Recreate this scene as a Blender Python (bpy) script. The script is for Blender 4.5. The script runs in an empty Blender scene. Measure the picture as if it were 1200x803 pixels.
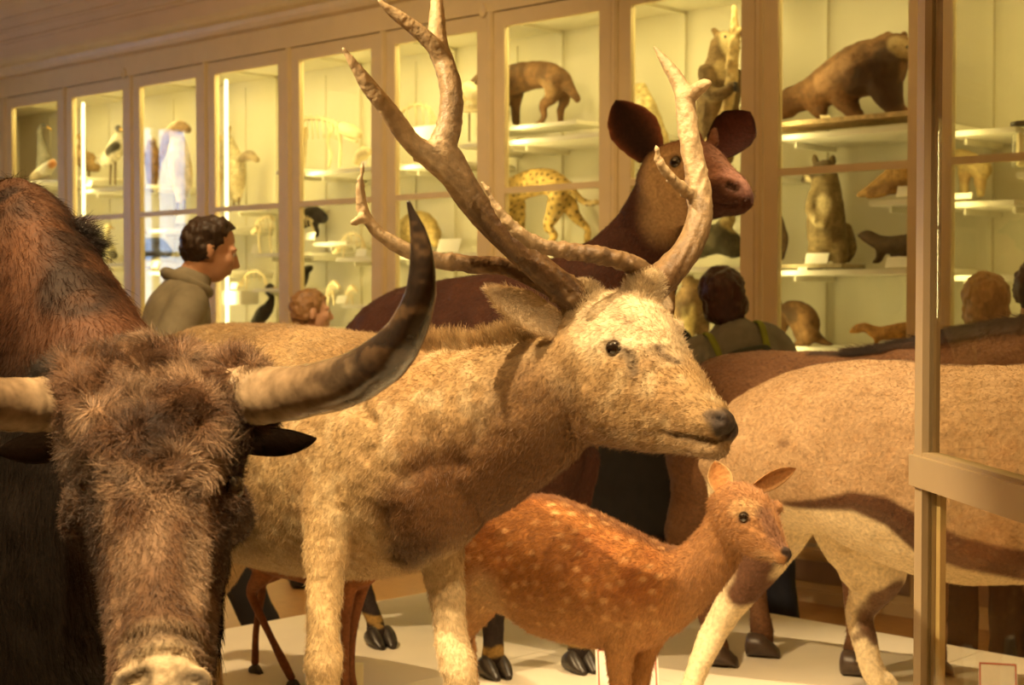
import bpy, math, random
import numpy as np
from mathutils import Vector, Matrix, noise
from mathutils.bvhtree import BVHTree

# ------------------------------------------------------------------ camera, sky, lights, exposure
S = bpy.context.scene
COL = S.collection
F, EYE = 1780.0, 1.55                       # focal length in pixels of a 1200 px wide frame, eye height
TILT = math.atan(50.5 / F)
cam_d = bpy.data.cameras.new('camera'); cam = bpy.data.objects.new('camera', cam_d); COL.objects.link(cam)
cam.location = (0, 0, EYE); cam.rotation_euler = (math.pi / 2 - TILT, 0, 0)
cam_d.sensor_width = 23.6; cam_d.lens = 23.6 * F / 1200; cam_d.clip_start = 0.05
cam_d.dof.use_dof = True; cam_d.dof.focus_distance = 3.05; cam_d.dof.aperture_fstop = 4.2
S.camera = cam
S.view_settings.view_transform = 'Standard'; S.view_settings.look = 'None'
S.view_settings.gamma = 1.0; S.view_settings.use_curve_mapping = False
S.view_settings.exposure = 0.42
S.cycles.use_denoising = True
S.cycles.max_bounces = 6; S.cycles.transparent_max_bounces = 24
S.cycles.sample_clamp_indirect = 4.0
world = bpy.data.worlds.new('daylight'); S.world = world; world.use_nodes = True
world.node_tree.nodes['Background'].inputs[0].default_value = (0.50, 0.62, 1.0, 1)
world.node_tree.nodes['Background'].inputs[1].default_value = 6.5

WARM = (1.0, 0.70, 0.36)
def spot(name, loc, aim, power, angle=60, blend=0.6, radius=0.05, color=WARM):
    d = bpy.data.lights.new(name, 'SPOT'); d.energy = power; d.color = color
    d.spot_size = math.radians(angle); d.spot_blend = blend; d.shadow_soft_size = radius
    o = bpy.data.objects.new(name, d); COL.objects.link(o); o.location = loc
    o.rotation_euler = (Vector(aim) - Vector(loc)).to_track_quat('-Z', 'Y').to_euler(); return o
def area(name, loc, aim, power, sx, sy, color=WARM):
    d = bpy.data.lights.new(name, 'AREA'); d.shape = 'RECTANGLE'; d.size = sx; d.size_y = sy; d.energy = power; d.color = color
    o = bpy.data.objects.new(name, d); COL.objects.link(o); o.location = loc
    o.rotation_euler = (Vector(aim) - Vector(loc)).to_track_quat('-Z', 'Y').to_euler(); return o
spot('track_spot_stag', (-1.9, 2.3, 3.8), (-0.12, 3.25, 1.45), 640, 34, .5, .025)
spot('track_spot_face', (0.85, 1.0, 3.75), (0.25, 3.0, 1.42), 240, 26, .6, .025)
spot('track_spot_bull', (-0.75, 1.0, 3.8), (-0.5, 2.25, 1.3), 720, 32, .6, .025)
spot('track_spot_oryx', (1.75, 4.75, 3.85), (1.45, 4.4, 1.25), 340, 60, .5, .02)
spot('track_spot_fawn', (0.5, 2.2, 3.8), (0.3, 3.9, 0.75), 200, 27, .6, .03)
spot('track_spot_platform', (-1.6, 3.6, 3.75), (-0.55, 5.2, 0.3), 330, 60, .7, .04)
spot('track_spot_hump', (-2.0, 1.6, 3.7), (-1.0, 3.0, 1.6), 60, 50, .6, .03)
spot('added_aisle_fill', (-1.4, 5.6, 3.75), (-1.6, 8.2, 1.9), 260, 95, .8, .05)  # added fill, brightens the case fronts
area('added_ceiling_fill', (-1.5, 3.2, 2.9), (-1.5, 4.2, 6), 95, 2.5, 2.5)  # added unseen lamp, lifts the ceiling and the ambient light
area('added_ceiling_fill', (3.2, 0.5, 2.9), (3.0, 1.5, 6), 30, 2.5, 2.5)  # second added lamp for ambient fill, out of view

# ------------------------------------------------------------------ coordinates
FWD = Vector((0, math.cos(TILT), -math.sin(TILT))); UPV = Vector((0, math.sin(TILT), math.cos(TILT)))
CAMP = Vector((0, 0, EYE))
def ray(px, py):
    return FWD + Vector((1, 0, 0)) * ((px - 600) / F) + UPV * ((401.5 - py) / F)
def at(px, py, Z): return CAMP + ray(px, py) * Z            # a point of the place at depth Z metres
PLAT = 0.25
def ground(px, Z, z=PLAT):                                  # foot point on the platform
    return Vector(((px - 600) / F * Z, Z, z))
W0 = Vector((1.303, 8.0, 0)); WD = Vector((-0.735, 0.678, 0)).normalized(); WN = Vector((0.678, 0.735, 0)).normalized()
BAY = 0.97
def wp(m, depth, z): return W0 + WD * (m * BAY) + WN * depth + Vector((0, 0, z))   # m bays along the case wall, depth behind its front
def cpt(px, py, depth):                                     # the point seen at a pixel on the plane `depth` behind the case front
    r = ray(px, py); t = (WN.dot(W0) + depth - WN.dot(CAMP)) / WN.dot(r)
    return CAMP + r * t

# ------------------------------------------------------------------ mesh helpers
class MB:
    def __init__(s): s.v = []; s.f = []; s.n = 0
    def add(s, v, f):
        s.v.append(np.asarray(v, float)); n = s.n
        s.f += [tuple(i + n for i in q) for q in f]; s.n += len(v); return s
    def mesh(s, name, smooth=True, origin=None):
        me = bpy.data.meshes.new(name); v = np.vstack(s.v)
        if origin is not None: v = v - np.array(origin)
        me.from_pydata(v.tolist(), [], s.f); me.update()
        if smooth: me.polygons.foreach_set('use_smooth', [True] * len(me.polygons))
        return me
BOXF = [(0, 1, 3, 2), (4, 6, 7, 5), (0, 4, 5, 1), (2, 3, 7, 6), (0, 2, 6, 4), (1, 5, 7, 3)]
def box(mb, c, x, y, z):
    """box around c with half axes x, y, z (vectors)"""
    c, x, y, z = map(Vector, (c, x, y, z))
    mb.add([c + x * i + y * j + z * k for i in (-1, 1) for j in (-1, 1) for k in (-1, 1)], BOXF); return mb
def cbox(mb, m0, m1, d0, d1, z0, z1):                      # box in case-wall coordinates
    return box(mb, wp((m0 + m1) / 2, (d0 + d1) / 2, (z0 + z1) / 2), WD * ((m1 - m0) * BAY / 2), WN * ((d1 - d0) / 2), (0, 0, (z1 - z0) / 2))
def cat(A, k, closed=False):
    """Catmull-Rom rows through the rows of A, k steps a span"""
    A = np.asarray(A, float); n = len(A)
    if n < 2: return A
    P = np.vstack([2 * A[0] - A[1], A, 2 * A[-1] - A[-2]]); out = []
    for i in range(n - 1):
        p0, p1, p2, p3 = P[i:i + 4]
        for t in np.arange(k) / k:
            out.append(0.5 * (2 * p1 + (p2 - p0) * t + (2 * p0 - 5 * p1 + 4 * p2 - p3) * t * t + (3 * p1 - p0 - 3 * p2 + p3) * t ** 3))
    out.append(A[-1]); return np.array(out)
def rings(mb, R):
    n, m = len(R), len(R[0]); f = []
    for i in range(n - 1):
        for j in range(m):
            f.append((i * m + j, i * m + (j + 1) % m, (i + 1) * m + (j + 1) % m, (i + 1) * m + j))
    V = [p for r in R for p in r]
    V.append(np.mean(R[0], axis=0)); V.append(np.mean(R[-1], axis=0)); a = n * m
    for j in range(m):
        f.append((a, (j + 1) % m, j)); f.append((a + 1, (n - 1) * m + j, (n - 1) * m + (j + 1) % m))
    mb.add(V, f)
def nrm(a): return a / np.maximum(np.linalg.norm(a, axis=-1, keepdims=True), 1e-9)
def loft(mb, st, k=6, seg=24, cap=0.5):
    """st: rows (top point, bottom point, half width[, egg]) -> closed elliptic loft"""
    A = cat([list(s[0]) + list(s[1]) + [s[2], s[3] if len(s) > 3 else 0] for s in st], k)
    T, B, w, e = A[:, :3], A[:, 3:6], np.maximum(A[:, 6], 1e-4), A[:, 7]
    C = (T + B) / 2; u = (T - B) / 2; tan = nrm(np.gradient(C, axis=0)); side = nrm(np.cross(tan, u))
    h = np.linalg.norm(u, axis=1); a = np.linspace(0, 2 * np.pi, seg, endpoint=False); ca, sa = np.cos(a), np.sin(a)
    R = []
    def ring(i, sc=1, off=0):
        return [C[i] + tan[i] * off + u[i] * ca[j] * sc + side[i] * (w[i] * sa[j] * (1 + e[i] * ca[j]) * sc) for j in range(seg)]
    r0 = min(h[0], w[0]) * cap; r1 = min(h[-1], w[-1]) * cap
    for q in (0.98, 0.75, 0.4): R.append(ring(0, math.sqrt(1 - q * q), -r0 * q))
    for i in range(len(A)): R.append(ring(i))
    for q in (0.4, 0.75, 0.98): R.append(ring(-1, math.sqrt(1 - q * q), r1 * q))
    rings(mb, R); return mb
def tube(mb, pts, rad, k=6, seg=14, cap=0.8, flat=1.0, up=None):
    """round tube through pts; flat squeezes it across `up`"""
    A = cat([list(p) + [r] for p, r in zip(pts, rad)], k); P, r = A[:, :3], np.maximum(A[:, 3], 1e-4)
    tan = nrm(np.gradient(P, axis=0)); up0 = np.array(up if up is not None else (0.31, -0.9, 0.3)); R = []
    a = np.linspace(0, 2 * np.pi, seg, endpoint=False); u = None
    fr = []
    for t in tan:
        u = up0 if u is None else u
        u = u - t * np.dot(u, t); L = np.linalg.norm(u); u = u / L if L > 1e-6 else np.array((0, 0, 1.0)); fr.append((u, np.cross(t, u)))
    def ring(i, sc=1, off=0):
        u, s = fr[i]; return [P[i] + tan[i] * off + (u * math.cos(x) * flat + s * math.sin(x)) * r[i] * sc for x in a]
    for q in (0.97, 0.7, 0.35): R.append(ring(0, math.sqrt(1 - q * q), -r[0] * q * cap))
    for i in range(len(A)): R.append(ring(i))
    for q in (0.35, 0.7, 0.97): R.append(ring(-1, math.sqrt(1 - q * q), r[-1] * q * cap))
    rings(mb, R); return mb
def ptube(mb, ch, Z=None, **kw):
    """tube from rows (px, py, Z, r px)"""
    return tube(mb, [at(c[0], c[1], c[2]) for c in ch], [c[3] * c[2] / F for c in ch], **kw)
def ell(mb, c, rx, ry=None, rz=None, rot=None, seg=16):
    ry = rx if ry is None else ry; rz = rx if rz is None else rz
    M = rot if rot is not None else Matrix.Identity(3); c = Vector(c); R = []
    for i in range(1, seg // 2):
        p = math.pi * i / (seg // 2)
        R.append([np.array(c + M @ Vector((rx * math.sin(p) * math.cos(q), ry * math.sin(p) * math.sin(q), rz * math.cos(p)))) for q in np.linspace(0, 2 * np.pi, seg, endpoint=False)])
    n = mb.n; rings(mb, R)
    mb.v[-1][-2] = np.array(c + M @ Vector((0, 0, rz))); mb.v[-1][-1] = np.array(c - M @ Vector((0, 0, rz))); return mb
def remesh(mb, voxel, smooth=4, fac=0.5):
    me = mb.mesh('raw'); o = bpy.data.objects.new('raw', me); COL.objects.link(o)
    r = o.modifiers.new('r', 'REMESH'); r.mode = 'VOXEL'; r.voxel_size = voxel; r.use_smooth_shade = True
    if smooth:
        s = o.modifiers.new('s', 'SMOOTH'); s.factor = fac; s.iterations = smooth
    dg = bpy.context.evaluated_depsgraph_get(); dg.update()
    out = bpy.data.meshes.new_from_object(o.evaluated_get(dg)); bpy.data.objects.remove(o); bpy.data.meshes.remove(me)
    out.polygons.foreach_set('use_smooth', [True] * len(out.polygons)); return out
def getP(me):
    a = np.empty(len(me.vertices) * 3); me.vertices.foreach_get('co', a); return a.reshape(-1, 3)
def getN(me):
    a = np.empty(len(me.vertices) * 3); me.vertex_normals.foreach_get('vector', a); return a.reshape(-1, 3)
def setP(me, P): me.vertices.foreach_set('co', np.ascontiguousarray(P).ravel()); me.update()
def bvh(me):
    me.calc_loop_triangles()
    t = np.empty(len(me.loop_triangles) * 3, int); me.loop_triangles.foreach_get('vertices', t)
    return BVHTree.FromPolygons([Vector(p) for p in getP(me)], t.reshape(-1, 3).tolist())
def hit(b, px, py):
    r = ray(px, py).normalized(); p, n, i, d = b.ray_cast(CAMP, r)
    return (p, n) if p is not None else (None, None)
def hits(b, pts):
    """the points of a body seen at some pixels; where a ray passes beside it, the nearest point of its outline"""
    out = []
    for p in pts:
        q = hit(b, *p)[0]
        if q is None:
            c = [(b.find_nearest(CAMP + ray(*p) * t), CAMP + ray(*p) * t) for t in np.linspace(1.8, 6.2, 60)]
            q = min(c, key=lambda k: (k[0][0] - k[1]).length)[0][0]
        out.append(q)
    return out
def sm(a, b, x):
    t = np.clip((x - a) / (b - a), 0, 1); return t * t * (3 - 2 * t)
def pdist(P, pts):
    """distance of every row of P to a polyline"""
    pts = [np.array(p) for p in pts]; d = np.full(len(P), 1e9)
    if len(pts) == 1: return np.linalg.norm(P - pts[0], axis=1)
    for a, b in zip(pts[:-1], pts[1:]):
        ab = b - a; t = np.clip((P - a) @ ab / max(ab @ ab, 1e-12), 0, 1); d = np.minimum(d, np.linalg.norm(P - a - t[:, None] * ab, axis=1))
    return d
def press(me, pts, r, depth):
    """push the surface in (depth > 0) or out along a polyline"""
    if not pts: return
    P = getP(me); N = getN(me); w = np.exp(-(pdist(P, pts) / r) ** 2)
    setP(me, P - N * (w * depth)[:, None])
def vnoise(P, s, seed=0):
    """smooth value noise, rows of P in metres, feature size s"""
    Q = P / s + seed * 17.3; i = np.floor(Q).astype(np.int64); f = Q - i; f = f * f * (3 - 2 * f); out = 0
    for dx in (0, 1):
        for dy in (0, 1):
            for dz in (0, 1):
                h = ((i[:, 0] + dx) * 73856093) ^ ((i[:, 1] + dy) * 19349663) ^ ((i[:, 2] + dz) * 83492791)
                h = (h * 2654435761 + 12345) & 0xffffffff; h = ((h >> 13) ^ h) * 1274126177 & 0xffffffff
                wt = (f[:, 0] if dx else 1 - f[:, 0]) * (f[:, 1] if dy else 1 - f[:, 1]) * (f[:, 2] if dz else 1 - f[:, 2])
                out = out + wt * ((h & 0xffff) / 65535.0)
    return out
def bumpy(me, amp, s, seed=0, mask=None):
    P = getP(me); N = getN(me); d = (vnoise(P, s, seed) - 0.5) * 2 * amp
    if mask is not None: d = d * mask
    setP(me, P + N * d[:, None])
def mix(c, w, col):
    w = np.clip(w, 0, 1)[:, None]; return c * (1 - w) + np.array(col) * w
def setcol(me, C):
    a = me.color_attributes.new('Col', 'FLOAT_COLOR', 'POINT')
    a.data.foreach_set('color', np.ascontiguousarray(np.hstack([C, np.ones((len(C), 1))])).ravel())

# ------------------------------------------------------------------ materials
MATS = {}
def mat(name, color=None, rough=0.6, metal=0.0, var=0.0, scale=30.0, bump=0.0, stretch=(1, 1, 1), attr=False, spec=0.5, emit=None, sheen=0.0, coat=0.0):
    if name in MATS: return MATS[name]
    m = bpy.data.materials.new(name); m.use_nodes = True; nt = m.node_tree; b = nt.nodes['Principled BSDF']
    b.inputs['Roughness'].default_value = rough; b.inputs['Metallic'].default_value = metal; b.inputs['Specular IOR Level'].default_value = spec
    if sheen: b.inputs['Sheen Weight'].default_value = sheen
    if coat: b.inputs['Coat Weight'].default_value = coat; b.inputs['Coat Roughness'].default_value = 0.08
    tc = nt.nodes.new('ShaderNodeTexCoord'); mp = nt.nodes.new('ShaderNodeMapping'); mp.inputs['Scale'].default_value = stretch
    nz = nt.nodes.new('ShaderNodeTexNoise'); nz.inputs['Scale'].default_value = scale; nz.inputs['Detail'].default_value = 5
    nt.links.new(tc.outputs['Object'], mp.inputs[0]); nt.links.new(mp.outputs[0], nz.inputs['Vector'])
    base = None
    if attr:
        at_ = nt.nodes.new('ShaderNodeAttribute'); at_.attribute_name = 'Col'; base = at_.outputs['Color']
    if var:
        mx = nt.nodes.new('ShaderNodeMix'); mx.data_type = 'RGBA'; mx.blend_type = 'MULTIPLY'; mx.inputs[0].default_value = 1.0
        rp = nt.nodes.new('ShaderNodeMapRange'); rp.inputs[1].default_value = 0.25; rp.inputs[2].default_value = 0.75
        rp.inputs[3].default_value = 1 - var; rp.inputs[4].default_value = 1 + var
        nt.links.new(nz.outputs['Fac'], rp.inputs[0]); nt.links.new(rp.outputs[0], mx.inputs[7])
        if base is not None: nt.links.new(base, mx.inputs[6])
        else: mx.inputs[6].default_value = (*color, 1)
        base = mx.outputs[2]
    if base is not None: nt.links.new(base, b.inputs['Base Color'])
    else: b.inputs['Base Color'].default_value = (*color, 1)
    if bump:
        bp = nt.nodes.new('ShaderNodeBump'); bp.inputs['Strength'].default_value = bump; bp.inputs['Distance'].default_value = 0.01
        nt.links.new(nz.outputs['Fac'], bp.inputs['Height']); nt.links.new(bp.outputs[0], b.inputs['Normal'])
    if emit: b.inputs['Emission Color'].default_value = (*emit[0], 1); b.inputs['Emission Strength'].default_value = emit[1]
    MATS[name] = m; return m
def glass(name, tint=(0.97, 0.98, 0.95), ior=1.45, gain=1.0):
    m = bpy.data.materials.new(name); m.use_nodes = True; nt = m.node_tree; nt.nodes.clear()
    out = nt.nodes.new('ShaderNodeOutputMaterial'); t = nt.nodes.new('ShaderNodeBsdfTransparent'); t.inputs[0].default_value = (*tint, 1)
    g = nt.nodes.new('ShaderNodeBsdfGlossy'); g.inputs['Roughness'].default_value = 0.01
    fr = nt.nodes.new('ShaderNodeFresnel'); fr.inputs[0].default_value = ior; mx = nt.nodes.new('ShaderNodeMixShader')
    ge = nt.nodes.new('ShaderNodeNewGeometry'); sb = nt.nodes.new('ShaderNodeMath'); sb.operation = 'SUBTRACT'; sb.inputs[0].default_value = 1.0; m2 = nt.nodes.new('ShaderNodeMath'); m2.operation = 'MULTIPLY'; m2.inputs[1].default_value = gain
    mu = nt.nodes.new('ShaderNodeMath'); mu.operation = 'MULTIPLY'; mu.use_clamp = True      # only the entry face reflects
    nt.links.new(ge.outputs['Backfacing'], sb.inputs[1]); nt.links.new(fr.outputs[0], m2.inputs[0]); nt.links.new(m2.outputs[0], mu.inputs[0]); nt.links.new(sb.outputs[0], mu.inputs[1])
    nt.links.new(mu.outputs[0], mx.inputs[0]); nt.links.new(t.outputs[0], mx.inputs[1]); nt.links.new(g.outputs[0], mx.inputs[2]); nt.links.new(mx.outputs[0], out.inputs[0])
    return m
M_HIDE = mat('short_hide', rough=0.7, var=0.28, scale=90, bump=0.35, attr=True, spec=0.2)
M_FUR = mat('fur_strand', rough=0.45, attr=True, spec=0.45)
M_FURD = mat('dull_fur_strand', rough=0.7, attr=True, spec=0.06)
M_EYE = mat('glass_eye', (0.012, 0.007, 0.004), rough=0.06, spec=0.8, coat=0.6)
M_HOOF = mat('dark_hoof', (0.035, 0.028, 0.022), rough=0.35, var=0.3, scale=40, bump=0.15)
M_ANTLER = mat('antler', rough=0.5, var=0.3, scale=60, bump=0.5, attr=True)
M_HORN = mat('horn', rough=0.24, var=0.3, scale=45, bump=0.12, attr=True, spec=0.6)
M_FEATHER = mat('feather', rough=0.7, var=0.3, scale=60, bump=0.4, attr=True, spec=0.2)
M_BONE = mat('bone', (0.80, 0.68, 0.42), rough=0.55, var=0.12, scale=40)
M_FRAME = mat('case_paint', (0.72, 0.58, 0.31), rough=0.45, var=0.05, scale=6)
M_FRAMED = mat('groove_shadow_paint', (0.33, 0.24, 0.16), rough=0.6, var=0.06, scale=8)
M_CASEIN = mat('case_lining', (0.72, 0.68, 0.52), rough=0.6, var=0.04, scale=4)
M_SHELF = mat('white_shelf', (0.86, 0.83, 0.70), rough=0.5, var=0.04, scale=9)
M_CARD = mat('card', (0.88, 0.85, 0.76), rough=0.7, var=0.03, scale=50)
M_CARDB = mat('cream_card', (0.80, 0.72, 0.40), rough=0.7, var=0.03, scale=50)
M_RED = mat('red_border', (0.55, 0.10, 0.06), rough=0.6, var=0.05)
M_WOOD = mat('branch_wood', (0.62, 0.46, 0.22), rough=0.8, var=0.35, scale=40, bump=0.6)
M_BRASS = mat('brass', (0.60, 0.42, 0.14), rough=0.3, metal=1.0, var=0.1)
M_GLASS = glass('pane_glass', gain=1.7); M_SGLASS = glass('screen_glass', (0.93, 0.92, 0.86), 1.5)

# ------------------------------------------------------------------ objects
def link(name, me, m, parent=None):
    o = bpy.data.objects.new(name, me); COL.objects.link(o)
    if m is not None and me is not None and not me.materials: me.materials.append(m)
    if parent is not None: o.parent = parent
    return o
def thing(name, label, category, loc, group=None):
    o = bpy.data.objects.new(name, None); COL.objects.link(o); o.location = loc; o.empty_display_size = 0.1
    o['label'] = label; o['category'] = category
    if group: o['group'] = group
    return o
def tag(o, label, category, group=None):
    o['label'] = label; o['category'] = category
    if group: o['group'] = group
    return o
def org(o):
    v = Vector(o.location)
    while o.parent is not None: o = o.parent; v = v + Vector(o.location)
    return v
def part(root, name, geo, m, smooth=True):
    """a part of root: geo (MB or Mesh) is given in world coordinates"""
    o0 = org(root)
    if isinstance(geo, MB): me = geo.mesh(name, smooth, o0)
    else: me = geo; setP(me, getP(me) - np.array(o0))
    return link(name, me, m, root)
def single(name, geo, m, loc, label, category, group=None, smooth=True):
    me = geo.mesh(name, smooth, loc); o = link(name, me, m); o.location = loc; return tag(o, label, category, group)
def struct(name, geo, m, smooth=False):
    o = link(name, geo.mesh(name, smooth), m); o['kind'] = 'structure'; return o

rng = np.random.default_rng(7)
def fur(root, me, n, length, radius, comb, lift=0.35, jitter=0.35, mask=None, curl=0.0, clump=0.0, dark=0.25, name='fur', droop=0.0, npt=4, seed=1, bend=0.0, m=None):
    """hair strands on a body mesh in world coordinates, coloured by the hide under them. comb: rows (point, direction)"""
    R = np.random.default_rng(seed); P = getP(me); N = getN(me); me.calc_loop_triangles()
    t = np.empty(len(me.loop_triangles) * 3, int); me.loop_triangles.foreach_get('vertices', t); t = t.reshape(-1, 3)
    c = np.empty(len(P) * 4); me.color_attributes['Col'].data.foreach_get('color', c); c = c.reshape(-1, 4)[:, :3]
    A = np.linalg.norm(np.cross(P[t[:, 1]] - P[t[:, 0]], P[t[:, 2]] - P[t[:, 0]]), axis=1)
    cen = P[t].mean(1); nn = N[t].mean(1); facing = np.einsum('ij,ij->i', nrm(np.array(CAMP) - cen), nn)
    A = A * (0.25 + 0.75 * sm(-0.35, 0.0, facing))
    mv = mask(P) if mask is not None else np.ones(len(P)); A = A * mv[t].mean(1)
    if A.sum() <= 0: return None
    k = R.choice(len(t), n, p=A / A.sum()); u, v = R.random(n), R.random(n); fl = u + v > 1; u[fl], v[fl] = 1 - u[fl], 1 - v[fl]
    w = np.stack([1 - u - v, u, v], 1)[:, :, None]
    p = (P[t[k]] * w).sum(1); nv = nrm((N[t[k]] * w).sum(1)); col = (c[t[k]] * w).sum(1); ml = (mv[t[k]] * w[:, :, 0]).sum(1)
    g = np.zeros((n, 3)); ws = np.zeros(n)
    for q, d in comb:
        wt = 1 / (np.linalg.norm(p - np.array(q), axis=1) ** 2 + 0.003) ; g += nrm(np.array([list(d)], float)) * wt[:, None]; ws += wt
    g = g / ws[:, None]
    if curl:
        for ax in range(3): g[:, ax] += (vnoise(p, 0.045, seed + ax) - 0.5) * 4 * curl + (vnoise(p, 0.018, seed + 5 + ax) - 0.5) * 2 * curl
    g = g - nv * np.einsum('ij,ij->i', g, nv)[:, None]; g = nrm(g + R.normal(0, jitter, (n, 3)) * 0.6)
    L = length * (0.55 + 0.6 * R.random(n)) * np.clip(ml, 0.15, 1)
    if clump: L = L * (0.6 + 0.8 * vnoise(p, 0.03, seed + 9))
    d0 = nrm(g * (1 - lift) + nv * lift + R.normal(0, jitter * 0.3, (n, 3)))
    pts = np.empty((n, npt, 3)); q = p - nv * radius; side = np.cross(nv, d0); sg = (vnoise(p, 0.03, seed + 3) - 0.5) * 2
    for i in range(npt):
        pts[:, i] = q; q = q + d0 * (L / (npt - 1))[:, None]
        d0 = nrm(d0 + np.array((0, 0, -droop)) + side * (sg * bend)[:, None] - nv * 0.12)
    hc = bpy.data.hair_curves.new(name); hc.add_curves([npt] * n)
    o0 = np.array(org(root)); hc.position_data.foreach_set('vector', np.ascontiguousarray(pts - o0).ravel().astype(np.float32))
    ra = hc.attributes.get('radius') or hc.attributes.new('radius', 'FLOAT', 'POINT')
    prof = np.linspace(1, 0.25, npt); ra.data.foreach_set('value', np.tile(prof, n).astype(np.float32) * radius)
    ca = hc.attributes.new('Col', 'FLOAT_COLOR', 'CURVE')
    col = col * (1 - dark + 2 * dark * R.random((n, 1))); ca.data.foreach_set('color', np.hstack([col, np.ones((n, 1))]).ravel().astype(np.float32))
    hc.materials.append(m or M_FUR); o = bpy.data.objects.new(name, hc); COL.objects.link(o); o.parent = root; o['kind'] = 'stuff'; return o

def eyeball(root, p, n, r, sink=0.35):
    return part(root, 'eye', ell(MB(), Vector(p) - Vector(n) * r * sink, r, seg=18), M_EYE)
def ear(root, base, tip, width, face, cup, inner, outer, thick=0.006, rim=None, name='ear', m=None, base_w=0.45, peak=0.45, nu=16, nv=12, arc=1.15, rag=0.0):
    """a cupped leaf: opens towards `face`"""
    base, tip, face = Vector(base), Vector(tip), Vector(face); ax = tip - base; t_ = ax.normalized()
    face = (face - t_ * face.dot(t_)).normalized(); sd = t_.cross(face)
    V = []; C = []
    for lay in (0, 1):
        for i in range(nu + 1):
            t = i / nu
            wd = width * ((base_w + (1 - base_w) * math.sin(min(t / peak, 1) * math.pi / 2)) if t < peak else math.cos((t - peak) / (1 - peak) * math.pi / 2) ** 0.75)
            wd = max(wd, 0.0008) * (1 + rag * noise.noise(Vector((t * 9, lay * 0, width * 50))))
            for j in range(nv + 1):
                s = -1 + 2 * j / nv; an = s * arc
                p = base + ax * t + sd * (wd * math.sin(an) / math.sin(arc)) - face * (cup * wd / width * (math.cos(an) - math.cos(arc))) - face * (0.18 * cup * t * t)
                if lay: p = p - face * thick * (1 - 0.7 * abs(s))
                V.append(p); e = abs(s) ** 3
                C.append(outer if lay else tuple(a * (1 - e) + b * e for a, b in zip(inner, rim or outer)))
    n1 = (nu + 1) * (nv + 1); f = []
    idx = lambda l, i, j: l * n1 + i * (nv + 1) + j
    for i in range(nu):
        for j in range(nv):
            f.append((idx(0, i, j), idx(0, i, j + 1), idx(0, i + 1, j + 1), idx(0, i + 1, j)))
            f.append((idx(1, i, j), idx(1, i + 1, j), idx(1, i + 1, j + 1), idx(1, i, j + 1)))
        f.append((idx(0, i, 0), idx(0, i + 1, 0), idx(1, i + 1, 0), idx(1, i, 0))); f.append((idx(0, i, nv), idx(1, i, nv), idx(1, i + 1, nv), idx(0, i + 1, nv)))
    for j in range(nv):
        f.append((idx(0, 0, j), idx(1, 0, j), idx(1, 0, j + 1), idx(0, 0, j + 1))); f.append((idx(0, nu, j), idx(0, nu, j + 1), idx(1, nu, j + 1), idx(1, nu, j)))
    mb = MB().add(V, f); me = mb.mesh(name); setcol(me, np.array(C)); me.update()
    q = part(root, name, me, m or M_HIDE)
    return q, me
def hoof(root, p, fwd, L=0.11, W=0.05, H=0.07, m=None):
    """cloven hoof standing on p"""
    p = Vector(p); f = Vector((fwd[0], fwd[1], 0)).normalized(); s = Vector((-f.y, f.x, 0)); mb = MB()
    for sg in (-1, 1):
        c = p + s * sg * W * 0.52
        st = [(c - f * L * .42 + Vector((0, 0, H * .75)), c - f * L * .42, W * .40), (c - f * L * .1 + Vector((0, 0, H)), c - f * L * .1, W * .50),
              (c + f * L * .25 + Vector((0, 0, H * .62)), c + f * L * .25 - s * sg * 0.004, W * .46), (c + f * L * .52 + Vector((0, 0, H * .22)) - s * sg * W * .15, c + f * L * .55 - s * sg * W * .15, W * .22)]
        loft(mb, st, k=3, seg=12, cap=0.15)
    return part(root, 'hoof', mb, m or M_HOOF)
# ------------------------------------------------------------------ the setting
CEIL = 3.95
def rp(s, t, z): return W0 + WD * s - WN * t + Vector((0, 0, z))       # room coordinates: s along the case wall, t away from it
def rbox(mb, s0, s1, t0, t1, z0, z1):
    return box(mb, rp((s0 + s1) / 2, (t0 + t1) / 2, (z0 + z1) / 2), WD * ((s1 - s0) / 2), WN * ((t1 - t0) / 2), (0, 0, (z1 - z0) / 2))
M_FLOOR = mat('parquet', (0.42, 0.22, 0.07), rough=0.35, var=0.3, scale=14, stretch=(1, 6, 1))
M_PLASTER = mat('warm_plaster', (0.70, 0.54, 0.33), rough=0.9, var=0.05, scale=3)
M_PLAT = mat('platform_paint', (0.80, 0.74, 0.60), rough=0.55, var=0.04, scale=5)
S0, S1, T1 = -7.0, 9.0, 11.0
struct('floor', rbox(MB(), S0, S1, -0.8, T1, -0.06, 0.0), M_FLOOR)
struct('ceiling', rbox(MB(), S0, S1, -0.8, T1, CEIL, CEIL + 0.1), M_PLASTER)
struct('wall_back', rbox(MB(), S0, S1, -0.9, -0.78, 0, CEIL), M_PLASTER)
struct('wall_front', rbox(MB(), S0, S1, T1, T1 + 0.1, 0, CEIL), M_PLASTER)
struct('wall_right', rbox(MB(), S0 - 0.1, S0, -0.8, T1, 0, CEIL), M_PLASTER)
wl = MB(); wy0, wy1, wz0, wz1 = 1.9, 2.85, 1.3, 3.4
rbox(wl, S1, S1 + 0.2, -0.8, wy0, 0, CEIL); rbox(wl, S1, S1 + 0.2, wy1, T1, 0, CEIL); rbox(wl, S1, S1 + 0.2, wy0, wy1, 0, wz0); rbox(wl, S1, S1 + 0.2, wy0, wy1, wz1, CEIL)
struct('wall_left', wl, M_PLASTER)
win = struct('window_1', rbox(rbox(rbox(rbox(MB(), S1, S1 + .1, wy0, wy0 + .07, wz0, wz1), S1, S1 + .1, wy1 - .07, wy1, wz0, wz1), S1, S1 + .1, wy0 + .07, wy1 - .07, wz0, wz0 + .07), S1, S1 + .1, wy0 + .07, wy1 - .07, wz1 - .07, wz1), M_FRAME)
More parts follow.
